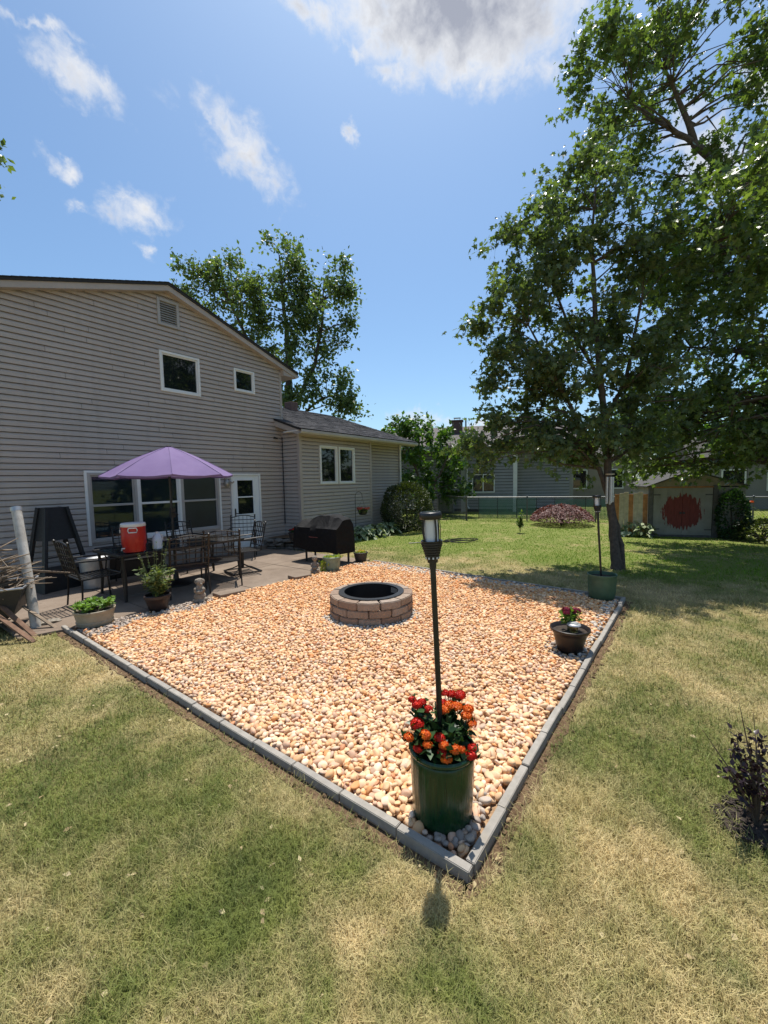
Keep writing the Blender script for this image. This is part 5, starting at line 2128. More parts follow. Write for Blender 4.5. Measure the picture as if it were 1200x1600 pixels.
MAPLE = [(8.75, 1.75, 6.75, .80, .95, 11), (9.05, 1.43, 7.3, .6, .6, 7), (8.33, 2.21, 5.92, .85, .8, 13), (7.91, 2.67, 4.96, .62, .5, 7), (8.62, 1.69, 4.94, 1.25, 1.05, 24),
         (7.97, 2.44, 3.88, .74, .68, 12), (8.72, 1.36, 3.49, 1.25, 1.05, 24), (7.89, 2.41, 2.79, .7, .55, 10), (8.42, 1.61, 2.40, .92, .45, 12), (9.31, .71, 4.68, .84, 1.33, 16),
         (9.25, .56, 2.99, .84, .84, 12), (7.43, 2.98, 2.33, .42, .28, 5), (8.85, 1.03, 2.35, .6, .45, 8), (9.26, .95, 6.01, .72, .97, 10), (7.94, 2.81, 6.3, .36, .3, 4), (7.6, 3.05, 4.7, .3, .25, 3), (7.75, 2.85, 3.5, .35, .3, 3)]
make_tree('maple_tree', 'young maple with two slender trunks behind the right corner of the gravel', (8.72, .9, 0),
          [[(8.70, .94, -.05, .105), (8.70, .98, .5, .078), (8.71, 1.03, 1.1, .072), (8.75, 1.2, 2.89, .058), (8.81, 1.39, 4.7, .045), (8.88, 1.49, 6.14, .028), (9.0, 1.45, 7.4, .012)],
           [(8.80, .86, -.05, .08), (8.82, .88, .45, .05), (8.76, 1.03, 1.15, .046), (8.68, 1.25, 1.9, .042), (8.4, 1.8, 3.3, .03), (8.05, 2.4, 4.6, .015)],
           [(8.75, 1.24, 2.6, .045), (9.1, .9, 3.6, .035), (9.3, .7, 5.0, .02)],
           [(8.78, 1.3, 3.6, .035), (8.5, 1.8, 4.6, .025), (8.3, 2.2, 5.8, .014)]],
          [(*e_[:5], int(e_[5] * 1.35)) for e_ in MAPLE], M['maple_leaf'], .10, 5, 17, .40, 'maple', 41, depth=.95, droop=.75)
BIG = [(13.3, -1.35, 8.9, .6, .5, 8), (13.3, -1.4, 7.7, .7, .5, 9), (12.7, -.65, 6.8, .7, .5, 8), (12.1, .15, 5.6, .6, .5, 6), (11.9, .35, 6.8, .5, .4, 5), (9.5, .0, 5.9, .8, .55, 11), (10.3, -.5, 6.2, .9, .6, 12), (10.4, -1.1, 5.2, .9, .6, 12), (9.3, -.9, 6.2, .8, .5, 11), (12.8, .6, 2.05, .4, .2, 4), (13.3, -.1, 2.0, .5, .2, 5), (13.7, -1.0, 2.05, .5, .25, 5), (13.6, -2.0, 2.4, .6, .4, 6), (11.7, .1, 2.75, .8, .4, 9), (12.4, -1.2, 2.5, .8, .35, 9), (11.5, .5, 3.6, .7, .6, 8), (12.6, -2.0, 3.4, .8, .7, 9), (11.56, 1.53, 11.16, 1.0, .95, 16), (12.36, .46, 11.44, 1.15, 1.25, 22), (12.69, .12, 12.32, .8, .89, 12), (11.81, 1.01, 9.82, .95, .6, 12), (11.34, 1.91, 11.5, .55, .5, 6), (13.43, -1.14, 10.51, .74, 1.04, 14),
       (13.62, -1.22, 11.84, .6, .6, 6), (12.61, -.23, 8.75, .6, .3, 4), (12.08, .5, 8.77, .7, .5, 6), (13.05, -1.14, 6.51, 1.04, 1.1, 18), (12.33, -.18, 6.23, .85, .85, 11), (12.73, -.96, 4.43, 1.34, 1.1, 22),
       (12.18, -.4, 3.1, 1.1, .75, 14), (12.95, -1.5, 2.9, .89, .8, 12), (11.94, .13, 4.46, .85, 1.0, 11), (13.8, -1.93, 8.27, .89, 1.0, 10), (13.75, -2.26, 5.29, 1.19, 1.6, 14), (12.78, -.62, 7.4, .7, .5, 6),
       (14.8, -3.6, 9.5, 1.6, 1.6, 14), (15.5, -4.2, 6.5, 1.7, 1.8, 14), (14.6, -2.6, 11.8, 1.2, 1.0, 10), (13.2, -3.6, 3.6, 1.2, .9, 10), (15.2, -2.8, 4.0, 1.3, 1.2, 10), (11.2, -1.9, 4.3, .9, .5, 9), (12.0, -2.6, 5.6, 1.0, .7, 9)]
make_tree('maple_tree', 'tall old maple reaching in from the right edge above the shed', (14.5, -3.6, 0),
          [[(14.5, -3.6, -.1, .30), (14.45, -3.5, 2.2, .24), (14.30, -3.13, 4.38, .20), (13.86, -2.22, 6.78, .14), (13.41, -1.46, 7.83, .11), (13.03, -.84, 8.51, .095), (12.52, -.03, 9.42, .08), (12.47, .11, 9.95, .06), (12.26, .57, 11.14, .03)],
           [(12.52, -.03, 9.42, .06), (12.08, .65, 9.96, .045), (11.72, 1.21, 10.42, .02)],
           [(13.03, -.84, 8.51, .04), (12.4, -.1, 8.6, .03), (12.0, .5, 8.7, .012)],
           [(14.30, -3.13, 4.38, .14), (14.6, -3.3, 7.0, .11), (14.7, -3.2, 9.5, .07), (14.6, -2.8, 11.5, .03)],
           [(14.45, -3.5, 3.4, .10), (13.6, -2.0, 4.4, .08), (12.8, -1.0, 4.6, .05), (12.1, -.1, 4.7, .02)],
           [(14.30, -3.13, 4.6, .11), (12.8, -2.0, 5.5, .08), (11.0, -1.0, 5.9, .05), (9.5, -.4, 6.0, .02)],
           [(14.3, -3.13, 5.0, .08), (13.5, -1.8, 6.0, .06), (12.6, -.5, 6.4, .02)]],
          BIG, M['big_leaf'], .12, 5, 16, .52, 'maple', 42, depth=1.5, droop=.5, br=.025)
BACKT = [(12.33, 18.55, 12.2, .85, 1.3, 8), (11.79, 19.16, 11.32, 1.3, 1.0, 9), (11.2, 19.9, 11.5, .6, .5, 3), (12.82, 17.6, 10.34, 1.5, 1.5, 12), (14.06, 16.14, 12.1, 1.15, 1.5, 12), (13.7, 16.32, 9.69, 1.6, 1.6, 13), (15.1, 14.59, 11.21, 1.25, 1.3, 12),
        (15.67, 13.83, 11.4, .65, 1.0, 5), (15.15, 14.27, 9.33, 1.2, 1.2, 9), (14.3, 15.24, 7.79, 1.5, 1.5, 12), (14.76, 14.44, 6.52, 1.35, 1.1, 10), (15.46, 13.41, 5.9, .6, .8, 5), (13.05, 17.04, 8.46, 1.5, 1.5, 8), (14.16, 15.19, 5.9, 1.2, .9, 6)]
make_tree('maple_tree', 'large maple behind the house roof', (14.1, 16.3, 0),
          [[(14.1, 16.3, -.1, .3), (14.1, 16.2, 4.5, .22), (14.2, 16.0, 7.5, .15), (14.1, 16.1, 10.2, .09), (14.0, 16.2, 12.8, .03)],
           [(14.1, 16.25, 4.6, .13), (14.9, 14.9, 7.6, .09), (15.1, 14.5, 9.6, .06), (15.2, 14.4, 11.6, .02)],
           [(14.1, 16.3, 5.6, .12), (13.0, 17.6, 8.8, .08), (12.4, 18.4, 11.2, .05), (12.3, 18.6, 12.8, .02)],
           [(14.1, 16.2, 4.6, .07), (15.0, 14.5, 5.9, .05), (15.4, 13.5, 6.0, .02)]],
          BACKT, M['back_leaf'], .19, 7, 20, .8, 'diamond', 43, depth=.9, droop=.25, br=.03, spread=.9)
MID = [(16.28, 11.17, 4.05, .85, .6, 7), (17.05, 10.04, 3.57, 1.15, 1.0, 12), (17.75, 9.04, 3.24, 1.0, .9, 9), (16.61, 10.5, 2.36, 1.2, 1.2, 9), (17.47, 9.25, 1.9, 1.3, 1.1, 10), (18.2, 8.42, 3.1, .5, .7, 4), (16.87, 9.97, 1.3, 1.3, .9, 8), (17.86, 8.6, 1.3, .7, .5, 4)]
make_tree('small_tree', 'bright green bushy tree between the wing and the grey house', (17.0, 9.9, 0),
          [[(17.0, 9.9, -.05, .1), (17.0, 9.95, 1.0, .08), (16.8, 10.3, 2.4, .05), (16.5, 10.8, 3.8, .02)], [(17.0, 9.95, .8, .07), (17.4, 9.3, 2.0, .05), (17.8, 8.9, 3.2, .02)]],
          MID, M['mid_leaf'], .20, 6, 16, .5, 'diamond', 44, depth=.9, droop=.35, br=.02, spread=.9)
make_tree('maple_tree', 'tree whose branch tip shows at the left edge of the sky', (3.0, 22.0, 0),
          [[(3.0, 22.0, -.1, .3), (3.0, 21.9, 6, .2), (3.3, 21.2, 10, .1), (3.8, 20.2, 13.0, .03)]],
          [(3.3, 21.0, 14.9, .9, 1.5, 14), (4.15, 19.9, 13.5, .35, .2, 3), (3.2, 21.4, 12.5, 1.4, 1.6, 14), (2.4, 22.6, 13.5, 1.6, 2.0, 14)], M['back_leaf'], .2, 5, 15, .6, 'diamond', 45, depth=1.0, droop=.25, br=.03)
# far trees closing the horizon, each its own
FT = [((27, 16.5), 4.2, 6.5, 'far green tree beyond the grey house, left of its chimney'), ((33, 8.5), 4.0, 6.0, 'far green tree right of the grey house roof'), ((32, 3.0), 4.5, 7.0, 'far green tree behind the young maple trunk'),
      ((29, -3.5), 4.5, 7.5, 'far green tree behind the shed roof'), ((24, -7.5), 4.2, 7.0, 'far green tree at the right edge behind the wire fence'), ((36, 14.5), 4.5, 6.0, 'far green tree behind the grey house chimney')]
for i, ((x, y), w_, h_, lb) in enumerate(FT):
    make_tree('far_tree', lb, (x, y, 0), [[(x, y, -.1, .25), (x, y, h_ * .5, .16), (x, y, h_ * .9, .04)]],
              [(x, y, h_ * .62, w_ * .5, h_ * .36, 34), (x, y, h_ * .4, w_ * .55, h_ * .2, 18)], M['mid_leaf' if i % 2 else 'back_leaf'], .34, 5, 12, .8, 'diamond', 60 + i, depth=1.0, droop=.25, group='trees on the horizon', br=.03)

# trees across the yard: one mirrored upstairs, two added for dark reflections downstairs
for i, (x, y, w_, h_, lb) in enumerate(((13.5, -12.0, 5.0, 7.5, 'tree behind the viewer mirrored in the upper window'), (20.0, -12.5, 5.0, 6.0, 'unseen tree added behind the viewer to darken the right downstairs window'), (7.0, -13.0, 4.5, 5.5, 'unseen tree added behind the viewer to darken the left downstairs window'))):
    make_tree('yard_tree', lb, (x, y, 0), [[(x, y, -.1, .25), (x, y, h_ * .5, .16), (x, y, h_ * .9, .04)]],
              [(x, y, h_ * .58, w_ * .5, h_ * .38, 40), (x, y, h_ * .22, w_ * .55, h_ * .22, 30)], M['back_leaf'], .38, 5, 12, .9, 'diamond', 160 + i, depth=1.0, droop=.25, group='trees across the yard', br=.03)

# clipped shrub by the porch
def round_shrub(name, label, c_, rx, ry, rz_, n_, mat, ls, seed, shape='diamond', lumps=.08, cat='shrub', stems=True):
    g_ = np.random.default_rng(seed)
    o = thing(name, label, cat, (c_[0], c_[1], 0))
    d = unit(n_, g_)
    lob = 1 + lumps * (np.sin(d[:, 0] * 6 + d[:, 2] * 5) + np.sin(d[:, 1] * 7 - d[:, 2] * 4)) / 2
    rad_ = (.70 + .32 * g_.random(n_) ** .45) * lob
    cen = d * rad_[:, None] * np.array([rx, ry, rz_]) + np.array(c_)
    k = cen[:, 2] > .03
    dd_ = d + unit(n_, g_) * .7
    V, F = leaves(cen[k], dd_[k], ls * g_.uniform(.6, 1.3, k.sum()), shape, g_, .9)
    mesh_obj('foliage', np_mesh('foliage', V, F, False), mat, o, True)
    if stems:
        mb_ = MB()
        for _ in range(9):
            e = unit(1, g_)[0] * np.array([rx, ry, rz_]) * .75 + np.array(c_)
            e[2] = max(e[2], .3)
            mb_.tube([(c_[0], c_[1], 0), ((c_[0] + e[0]) / 2, (c_[1] + e[1]) / 2, e[2] * .6), tuple(e)], [.03, .02, .008], 5)
        mb_.build('stem', M['bark'], o, True, smooth=60)
    return o


round_shrub('round_shrub', 'round clipped evergreen shrub in front of the porch wall', (11.85, 7.62, .80), .98, .8, .86, 9000, M['box_leaf'], .07, 71)
# weeping red maple
g_ = np.random.default_rng(72)
o = thing('red_maple', 'low weeping red leaf maple on the green lawn', 'tree', (15.9, 3.5, 0))
mb = MB()
for k in range(12):
    a_ = 2 * PI * k / 12 + g_.uniform(-.2, .2)
    q = g_.uniform(.5, 1.0)
    mb.tube([(15.9, 3.5, 0), (15.9 + .1 * math.cos(a_), 3.5 + .1 * math.sin(a_), .35), (15.9 + .5 * q * math.cos(a_), 3.5 + .5 * q * math.sin(a_), .56), (15.9 + .9 * q * math.cos(a_), 3.5 + .9 * q * math.sin(a_), .4)], [.035, .025, .015, .006], 5)
mb.build('trunk', M['bark'], o, True, smooth=60)
n = 5200
a_ = g_.uniform(0, 2 * PI, n)
q = np.sqrt(g_.random(n)) * 1.05
top = .66 * np.sqrt(np.clip(1 - (q / 1.12) ** 2, 0, 1)) * (1 + .15 * np.sin(a_ * 5)) + .05
cen = np.stack([15.9 + q * np.cos(a_), 3.5 + q * np.sin(a_), np.clip(top - g_.exponential(.07, n), .22, 1)], 1)
dr = np.stack([np.cos(a_), np.sin(a_), -.9 + 0 * a_], 1) + g_.normal(0, .4, (n, 3))
V, F = leaves(cen, dr, .075 * g_.uniform(.6, 1.3, n), 'diamond', g_)
mesh_obj('crown', np_mesh('crown', V, F, False), M['red_leaf'], o, True)
# sapling
flower_plant('sapling', 'thin young sapling alone on the green lawn', (12.98, 4.08, 0), [], M['big_leaf'], 130, .11, .75, .05, .11, 'oval', 6, 73, bushy=.25)
# hostas with pale margins
M['hosta'] = foliage('variegated hosta leaf', (.06, .12, .04), (.62, .66, .42), .25, .45)
def hosta(label, x, y, r_, n_, seed, z=0, grp='hostas'):
    g_ = np.random.default_rng(seed)
    o = thing('hosta', label, 'plant', (x, y, z), 0, grp)
    a = g_.uniform(0, 2 * PI, n_)
    f_ = g_.uniform(.15, 1, n_)
    cen = np.stack([r_ * .75 * f_ * np.cos(a), r_ * .75 * f_ * np.sin(a), .08 + .30 * (1 - f_ ** 2) + g_.normal(0, .03, n_)], 1)
    dr = np.stack([np.cos(a), np.sin(a), -.25 - .5 * f_], 1) + g_.normal(0, .25, (n_, 3))
    V, F = leaves(cen, dr, .2 * g_.uniform(.7, 1.2, n_), 'oval', g_, .3)
    V = V.copy()
    mesh_obj('foliage', np_mesh('foliage', V, F, True), M['hosta'], o)
    mb_ = MB()
    for i in range(0, n_, 3):
        mb_.tube([(0, 0, 0), tuple(cen[i])], .005, 4)
    mb_.build('stem', M['stem'], o)
    return o


for i, (x, y, r_, lb) in enumerate(((9.55, 7.75, .5, 'variegated hosta just right of the grill cover'), (10.15, 7.75, .5, 'variegated hosta beneath the hanging basket'), (10.75, 7.7, .5, 'variegated hosta nearest the round shrub'),
                                    (8.9, 7.95, .42, 'low leafy plant half hidden behind the grill cover'))):
    hosta(lb, x, y, r_, 110, 80 + i)
hosta('white edged hosta clump left of the shed door', 13.9, 1.15, .40, 80, 85)
hosta('white edged hosta clump at the foot of the shed post', 13.75, .78, .32, 60, 86)

# dark purple shrub in the lower right
g_ = np.random.default_rng(74)
bx, by = 2.60, -.36
o = thing('purple_shrub', 'small dark purple leaved shrub with bare shoots at the right edge', 'shrub', (bx, by, 0))
mb = MB()
cen, dr = [], []
tips = [(-.16, .14, .36), (-.08, .05, .42), (-.02, .10, .40), (.05, .02, .45), (.12, -.08, .42), (-.10, -.05, .30), (.15, .08, .38), (.04, -.12, .34), (.2, -.02, .3)]
for i, tp in enumerate(tips):
    d = Vector(tp)
    P_ = [Vector((0, 0, 0)), d * .5 + Vector((g_.normal(0, .015), g_.normal(0, .015), .03)), d]
    mb.tube(P_, [.006, .0045, .002], 5)
    for j in range(60):
        f_ = g_.uniform(.35, 1.02)
        p_ = d * f_ + Vector(g_.normal(0, .012, 3))
        cen.append(p_[:])
        dr.append(unit(1, g_)[0] + np.array([0, 0, .3]))
for tp in ((-.27, .2, .50), (-.22, .24, .54), (-.06, .10, .66), (-.03, .08, .55), (.14, .02, .52)):
    d = Vector(tp)
    mb.tube([(0, 0, 0), d * .55 + Vector((.02, -.01, .02)), d], [.004, .003, .001], 5)
mb.build('stem', M['twig'], o, smooth=60)
V, F = leaves(np.array(cen), np.array(dr), .034 * g_.uniform(.7, 1.3, len(cen)), 'oval', g_, .8)
mesh_obj('foliage', np_mesh('foliage', V, F, True), M['dark_leaf'], o)
M['mulch'] = plain('dark mulch', (.035, .024, .018), .95, .5, 30)
mb = MB()
rr = random.Random(8)
mu = []
for k in range(170):
    a_ = rr.uniform(0, 2 * PI)
    q = .17 * math.sqrt(rr.random())
    x, y = bx + q * math.cos(a_), by + q * math.sin(a_)
    mb.box(-.022, .022, -.006, .006, -.003, .003, Matrix.Translation((x, y, .008 + rr.random() * .02)) @ Euler((rr.gauss(0, .4), rr.gauss(0, .4), rr.uniform(0, 6))).to_matrix().to_4x4())
mb.lathe([(.17, .003), (.13, .012), (.07, .02), (.0, .02)], 24, (bx, by, 0), wob=.25, seed=4)
tag(mb.build('mulch', M['mulch'], None), 'ring of dark bark mulch under the purple shrub', 'mulch', kind='stuff')

# ------------------------------------------------------------------ shed
M['shed_white'] = plain('chalky white paint', (.28, .26, .22), .8, .15, 5, bump=.3)
M['shed_post'] = plain('grey weathered post', (.10, .09, .085), .9, .3, 14, bump=.5)
M['shed_orange'] = plain('orange stained plank', (.40, .17, .06), .8, .3, 10, bump=.4)
M['shed_cream'] = plain('cream painted plank', (.48, .40, .28), .8, .2, 10, bump=.4)
M['shed_tan'] = plain('tan gable board', (.26, .22, .16), .85, .2, 6, bump=.3)
t = NT('white door with red painted disc')
p = t.coord('Object')
sx = t.n('ShaderNodeSeparateXYZ')
t.l(p, sx.inputs[0])
dx = t.math('ADD', sx.outputs['X'], -.76)
dz = t.math('ADD', sx.outputs['Z'], -.72)
r2 = t.math('SQRT', t.math('ADD', t.math('MULTIPLY', dx, dx), t.math('MULTIPLY', dz, dz)))
mp = t.n('ShaderNodeMapping')
mp.inputs['Scale'].default_value = (22, 1, 3.2)
t.l(p, mp.inputs['Vector'])
e = t.math('MULTIPLY_ADD', t.noise(mp.outputs[0], 1, 3, .6), .55, -.275)
e = t.math('ADD', t.math('ADD', r2, e), -.475)
msk = t.math('LESS_THAN', e, 0)
wht = t.ramp(t.noise(p, 4, 5), [(.3, (.20, .185, .16)), (.7, (.28, .26, .23))])
t.set(t.mix(msk, wht, t.ramp(t.noise(mp.outputs[0], 1.7, 3), [(.3, (.11, .016, .012)), (.7, (.19, .03, .022))])), .75)
M['shed_door'] = t.m
shed = thing('garden_shed', 'white garden shed with a ragged red disc painted across its double doors', 'shed', (13.99, .66, 0), math.atan2(-.95, .312))


def sbox(name, *b, m='shed_white', bev=.004, par=None):
    mb_ = MB()
    mb_.box(*b)
    return mb_.build(name, M[m], par or shed, bevel=bev)


for x0, x1, nm in ((.05, .757, 0), (.763, 1.47, 1)):
    d_ = sbox('door', x0, x1, .0, .03, .06, 1.39, m='shed_door')
    mb = MB()
    hx = .72 if nm == 0 else .80
    mb.box(hx - .025, hx + .025, -.02, 0, .66, .71)
    mb.build('latch', M['black_metal'], d_)
    for hz in (.22, 1.2):
        mb = MB()
        mb.box(.052 if nm == 0 else 1.30, .22 if nm == 0 else 1.468, -.012, -.001, hz - .018, hz + .018)
        mb.build('hinge', M['shed_post'], d_)
    for k in range(3):
        gx = x0 + (x1 - x0) * (k + 1) / 4
        mb = MB()
        mb.box(gx - .004, gx + .004, -.004, .001, .07, 1.38)
        mb.build('batten', M['shed_door'], d_)
sbox('post', -.06, .04, -.02, .08, 0, 1.42, m='shed_post')
sbox('post', 1.48, 1.60, -.02, .08, 0, 1.46, m='shed_post')
sbox('sill', .04, 1.48, -.03, .1, .0, .055, m='shed_post')
sbox('header', .04, 1.48, -.01, .08, 1.395, 1.43, m='shed_orange')
for k in range(4):
    sbox('wall_board', 1.602 + k * .16, 1.757 + k * .16, .05, .08, .02, 1.40)
for k in range(7):
    sbox('wall_board', -.92 + k * .122, -.805 + k * .122, .06 + .004 * (k % 2), .085, .02, 1.22 + .03 * (k % 3), m='shed_orange' if k in (0, 3, 6) else 'shed_cream')
mb = MB()
mb.add([(-.1, .02, 1.432), (2.26, .02, 1.432), (.95, .02, 1.86), (-.1, 2.2, 1.432), (2.26, 2.2, 1.432), (.95, 2.2, 1.86)], [(0, 1, 2), (5, 4, 3), (0, 3, 4, 1)])
mb.build('gable_panel', M['shed_tan'], shed)
mb = MB()
mb.box(-.03, .0, .1, 2.1, 0, 1.43)
mb.box(2.2, 2.24, .1, 2.1, 0, 1.43)
mb.box(0, 2.2, 2.1, 2.14, 0, 1.43)
mb.build('side_wall', M['shed_white'], shed)
M['shed_roof'] = plain('dull roof felt', (.06, .055, .05), .95, .2, 5)
for a_, b_ in (((-.13, 1.41), (.95, 1.85)), ((2.29, 1.41), (.95, 1.85))):
    mb = MB()
    (xa, za), (xb, zb) = a_, b_
    mb.add([(xa, -.02, za), (xb, -.02, zb), (xb, 2.3, zb), (xa, 2.3, za), (xa, -.02, za + .035), (xb, -.02, zb + .035), (xb, 2.3, zb + .035), (xa, 2.3, za + .035)],
           [(3, 2, 1, 0), (4, 5, 6, 7), (0, 1, 5, 4), (1, 2, 6, 5), (2, 3, 7, 6), (3, 0, 4, 7)])
    mb.build('roof', M['shed_roof'], shed)
# vine over the shed corner
round_shrub('vine', 'dark climbing vine covering the right corner of the shed', (14.42, -1.18, .60), .34, .34, .72, 2600, M['lantana_leaf'], .075, 75, cat='vine')
round_shrub('low_shrub', 'dark spreading shrub at the right of the shed vine', (14.3, -1.75, .12), .62, .6, .42, 2600, M['box_leaf'], .08, 76)
round_shrub('low_shrub', 'shaded low shrub at the far right edge', (14.2, -2.7, .12), .7, .6, .40, 2600, M['box_leaf'], .08, 77)
flower_plant('daylily', 'orange lilies behind the wire fence right of the shed', (16.5, -2.6, 0), [(*(np.random.default_rng(i).normal(0, .45, 2)), .75 + .02 * i, .06, 'petal_orange') for i in range(9)], M['yellow_leaf'], 300, .7, .6, 0, .22, 'lance', 26, 79)

# wind chime on the maple
ch = thing('wind_chime', 'pale wind chime hanging beside the young maple trunk', 'chime', (8.52, 1.05, 1.18))
mb = MB()
mb.lathe([(.0, .60), (.075, .60), (.075, .62), (.0, .62)], 20)
mb.build('disc', M['shed_cream'], ch, smooth=40)
for k in range(5):
    a_ = 2 * PI * k / 5
    mb = MB()
    mb.tube([(.055 * math.cos(a_), .055 * math.sin(a_), .05 + .06 * k / 5), (.055 * math.cos(a_), .055 * math.sin(a_), .56)], .017, 8)
    mb.build('tube', plain('aluminium', (.55, .55, .55), .35, .1, 6, .5) if k == 0 else bpy.data.materials['aluminium'], ch, smooth=40)
mb = MB()
mb.tube([(0, 0, .62), (.03, .0, .8), (.1, 0, 1.0)], .004, 5)
mb.build('cord', M['twig'], ch)
# black hose loops on the lawn
mb = MB()
rr = random.Random(14)
pts = []
for k in range(40):
    a_ = k * .42
    pts.append((10.4 + .48 * math.cos(a_) * (1 - .006 * k) + rr.gauss(0, .03), 4.9 + .34 * math.sin(a_ * .9) + rr.gauss(0, .03), .03 + .03 * abs(math.sin(a_ * .7))))
mb.tube(pts + [(9.75, 5.6, .03), (9.4, 6.0, .02)], .012, 6)
tag(mb.build('garden_hose', M['black_metal'], None, smooth=60), 'tangle of thin black hose lying on the lawn behind the gravel', 'hose')

# ------------------------------------------------------------------ wire fence, netting
M['wire'] = plain('galvanised wire', (.13, .135, .135), .5, .1, 10, .5)
M['teal_net'] = plain('teal plastic netting', (.05, .16, .13), .6, .1, 10)
FP = [(19.6, 11.9), (17.85, 9.61), (16.09, 7.34), (16.75, 5.0), (17.4, 2.6), (18.0, .3), (18.3, -2.0), (18.4, -4.4), (18.4, -6.8)]
FH = .98
fence = thing('wire_fence', 'chain link fence with steel posts at the end of the lawn', 'fence', (16.09, 7.34, 0))
for i, (x, y) in enumerate(FP):
    mb = MB()
    mb.tube([(x, y, -.05), (x, y, FH + .03)], .035 if i == 2 else .026, 8)
    mb.lathe([(.035, 0), (.03, .02), (.0, .035)], 8, (x, y, FH + .02))
    mb.build('post', M['shed_post' if i == 2 else 'wire'], fence, True, smooth=40)
for i in range(len(FP) - 1):
    a, b_ = Vector((*FP[i], 0)), Vector((*FP[i + 1], 0))
    up = Vector((0, 0, 1))
    mb = MB()
    mb.tube([a + up * FH, b_ + up * FH], .02, 6)
    mb.build('top_rail', M['wire'], fence, True, smooth=40)
    L = (b_ - a).length
    d = (b_ - a) / L
    mb = MB()
    nx = d.cross(up)
    s = -FH
    while s < L:
        for sg in (1, -1):
            p0, p1 = (s, .02), (s + FH - .02, FH)
            if sg < 0:
                p0, p1 = (s, FH), (s + FH - .02, .02)
            s0, z0 = p0
            s1, z1 = p1
            if s0 < 0:
                f_ = -s0 / (s1 - s0)
                s0, z0 = 0, z0 + (z1 - z0) * f_
            if s1 > L:
                f_ = (L - s0) / (s1 - s0)
                s1, z1 = L, z0 + (z1 - z0) * f_
            if s1 > s0:
                mb.beam(a + d * s0 + up * z0, a + d * s1 + up * z1, .004, .004)
        s += .085
    mb.build('mesh', M['wire'], fence, True, kind='stuff')


def netting(label, A, B2, h):
    o = thing('garden_netting', label, 'netting', (*A, 0), 0, 'green netting')
    a, b_ = Vector((*A, 0)), Vector((*B2, 0))
    L = (b_ - a).length
    d = (b_ - a) / L
    up = Vector((0, 0, 1))
    mb_ = MB()
    for k in range(int(L / .05)):
        mb_.beam(a + d * k * .05, a + d * k * .05 + up * h, .018, .004)
    for k in range(int(h / .05) + 1):
        mb_.beam(a + up * k * .05, b_ + up * k * .05, .004, .018)
    mb_.build('net', M['teal_net'], o, True, kind='stuff')
    for k in range(4):
        p_ = a + d * L * k / 3
        mb_ = MB()
        mb_.tube([p_ - up * .02, p_ + up * (h + .12)], .014, 6)
        mb_.build('stake', M['black_metal'], o, True)


netting('teal plastic netting below the grey house window', (17.3, 7.3), (18.1, 5.0), .85)
netting('teal plastic netting along the fence behind the red maple', (18.3, 4.3), (19.4, .9), .8)

# ------------------------------------------------------------------ neighbouring houses
M['grey_siding'] = plain('slate grey siding', (.275, .27, .265), .6, .08, 3, bump=0)
M['grey_trim'] = plain('pale grey trim', (.42, .43, .42), .6, .08, 3)
M['curtain'] = plain('grey curtain', (.30, .31, .31), .9, .2, 10)
M['brick_red'] = plain('chimney brick dark', (.11, .07, .06), .9, .35, 16, bump=.5)
nb = thing('neighbour_house', 'slate grey house with a white framed window beyond the fence', 'house', (20.2, 9.18, 0), math.atan2(-.925, .379))


def lap(name, x0, x1, y, z0, z1, hole=None, m='grey_siding', par=nb, pitch=.16):
    mb_ = MB()
    z = z0
    while z < z1 - .01:
        zt = min(z + pitch * .86, z1)  # gap onto dark sheathing stands in for the shading under each lap
        sg = [(x0, x1)]
        if hole and hole[2] < (z + zt) / 2 < hole[3]:
            sg = [(x0, hole[0]), (hole[1], x1)]
        for a, b_ in sg:
            mb_.add([(a, y - .035, z), (b_, y - .035, z), (b_, y - .004, zt), (a, y - .004, zt), (a, y, z), (b_, y, z)], [(0, 1, 2, 3), (4, 5, 1, 0)])
        z += pitch
    o_ = mb_.build(name, M[m], par)
    mb_ = MB()
    mb_.box(x0, x1, y + .06, y + .2, z0 - .3, z1)
    mb_.build('sheathing', M['backing'], o_)
    return o_


lap('front_wall', -.02, 2.34, 0, .15, 3.55, (.26, 1.42, 1.02, 2.0))
lap('left_wall', -6.5, -.30, .35, .15, 3.55)
lap('right_wall', 2.55, 5.2, .8, .15, 3.55)
mb = MB()
mb.box(-.32, -.05, .1, .4, 0, 3.6)
mb.build('pilaster', M['grey_trim'], nb)
mb = MB()
mb.box(2.34, 2.54, -.03, .9, 0, 3.55)
mb.build('corner_board', M['trim_white'], nb)
mb = MB()
mb.tube([(.0, -.06, 3.5), (.0, -.06, .35), (.12, -.2, .2)], .04, 8)
mb.build('downspout', M['trim_white'], nb, smooth=40)
mb = MB()
bars(mb, .26, 1.42, 1.02, 2.0, .055, -.05, .05)
mb.box(.80, .86, -.045, .05, 1.075, 1.945)
wdw = mb.build('window', M['trim_white'], nb, bevel=.004)
mb = MB()
mb.box(.30, 1.38, .01, .016, 1.05, 1.97)
mb.build('pane', M['pane_clear'], wdw)
for x0, x1 in ((.32, .76), (.95, 1.37)):
    mb = MB()
    k = 14
    vv = []
    for i in range(k + 1):
        x = x0 + (x1 - x0) * i / k
        for z in (1.07, 1.95):
            vv.append((x, .035 + .012 * (i % 2), z))
    mb.add(vv, [(2 * i, 2 * i + 2, 2 * i + 3, 2 * i + 1) for i in range(k)])
    mb.build('curtain', M['curtain'], wdw)
mb = MB()
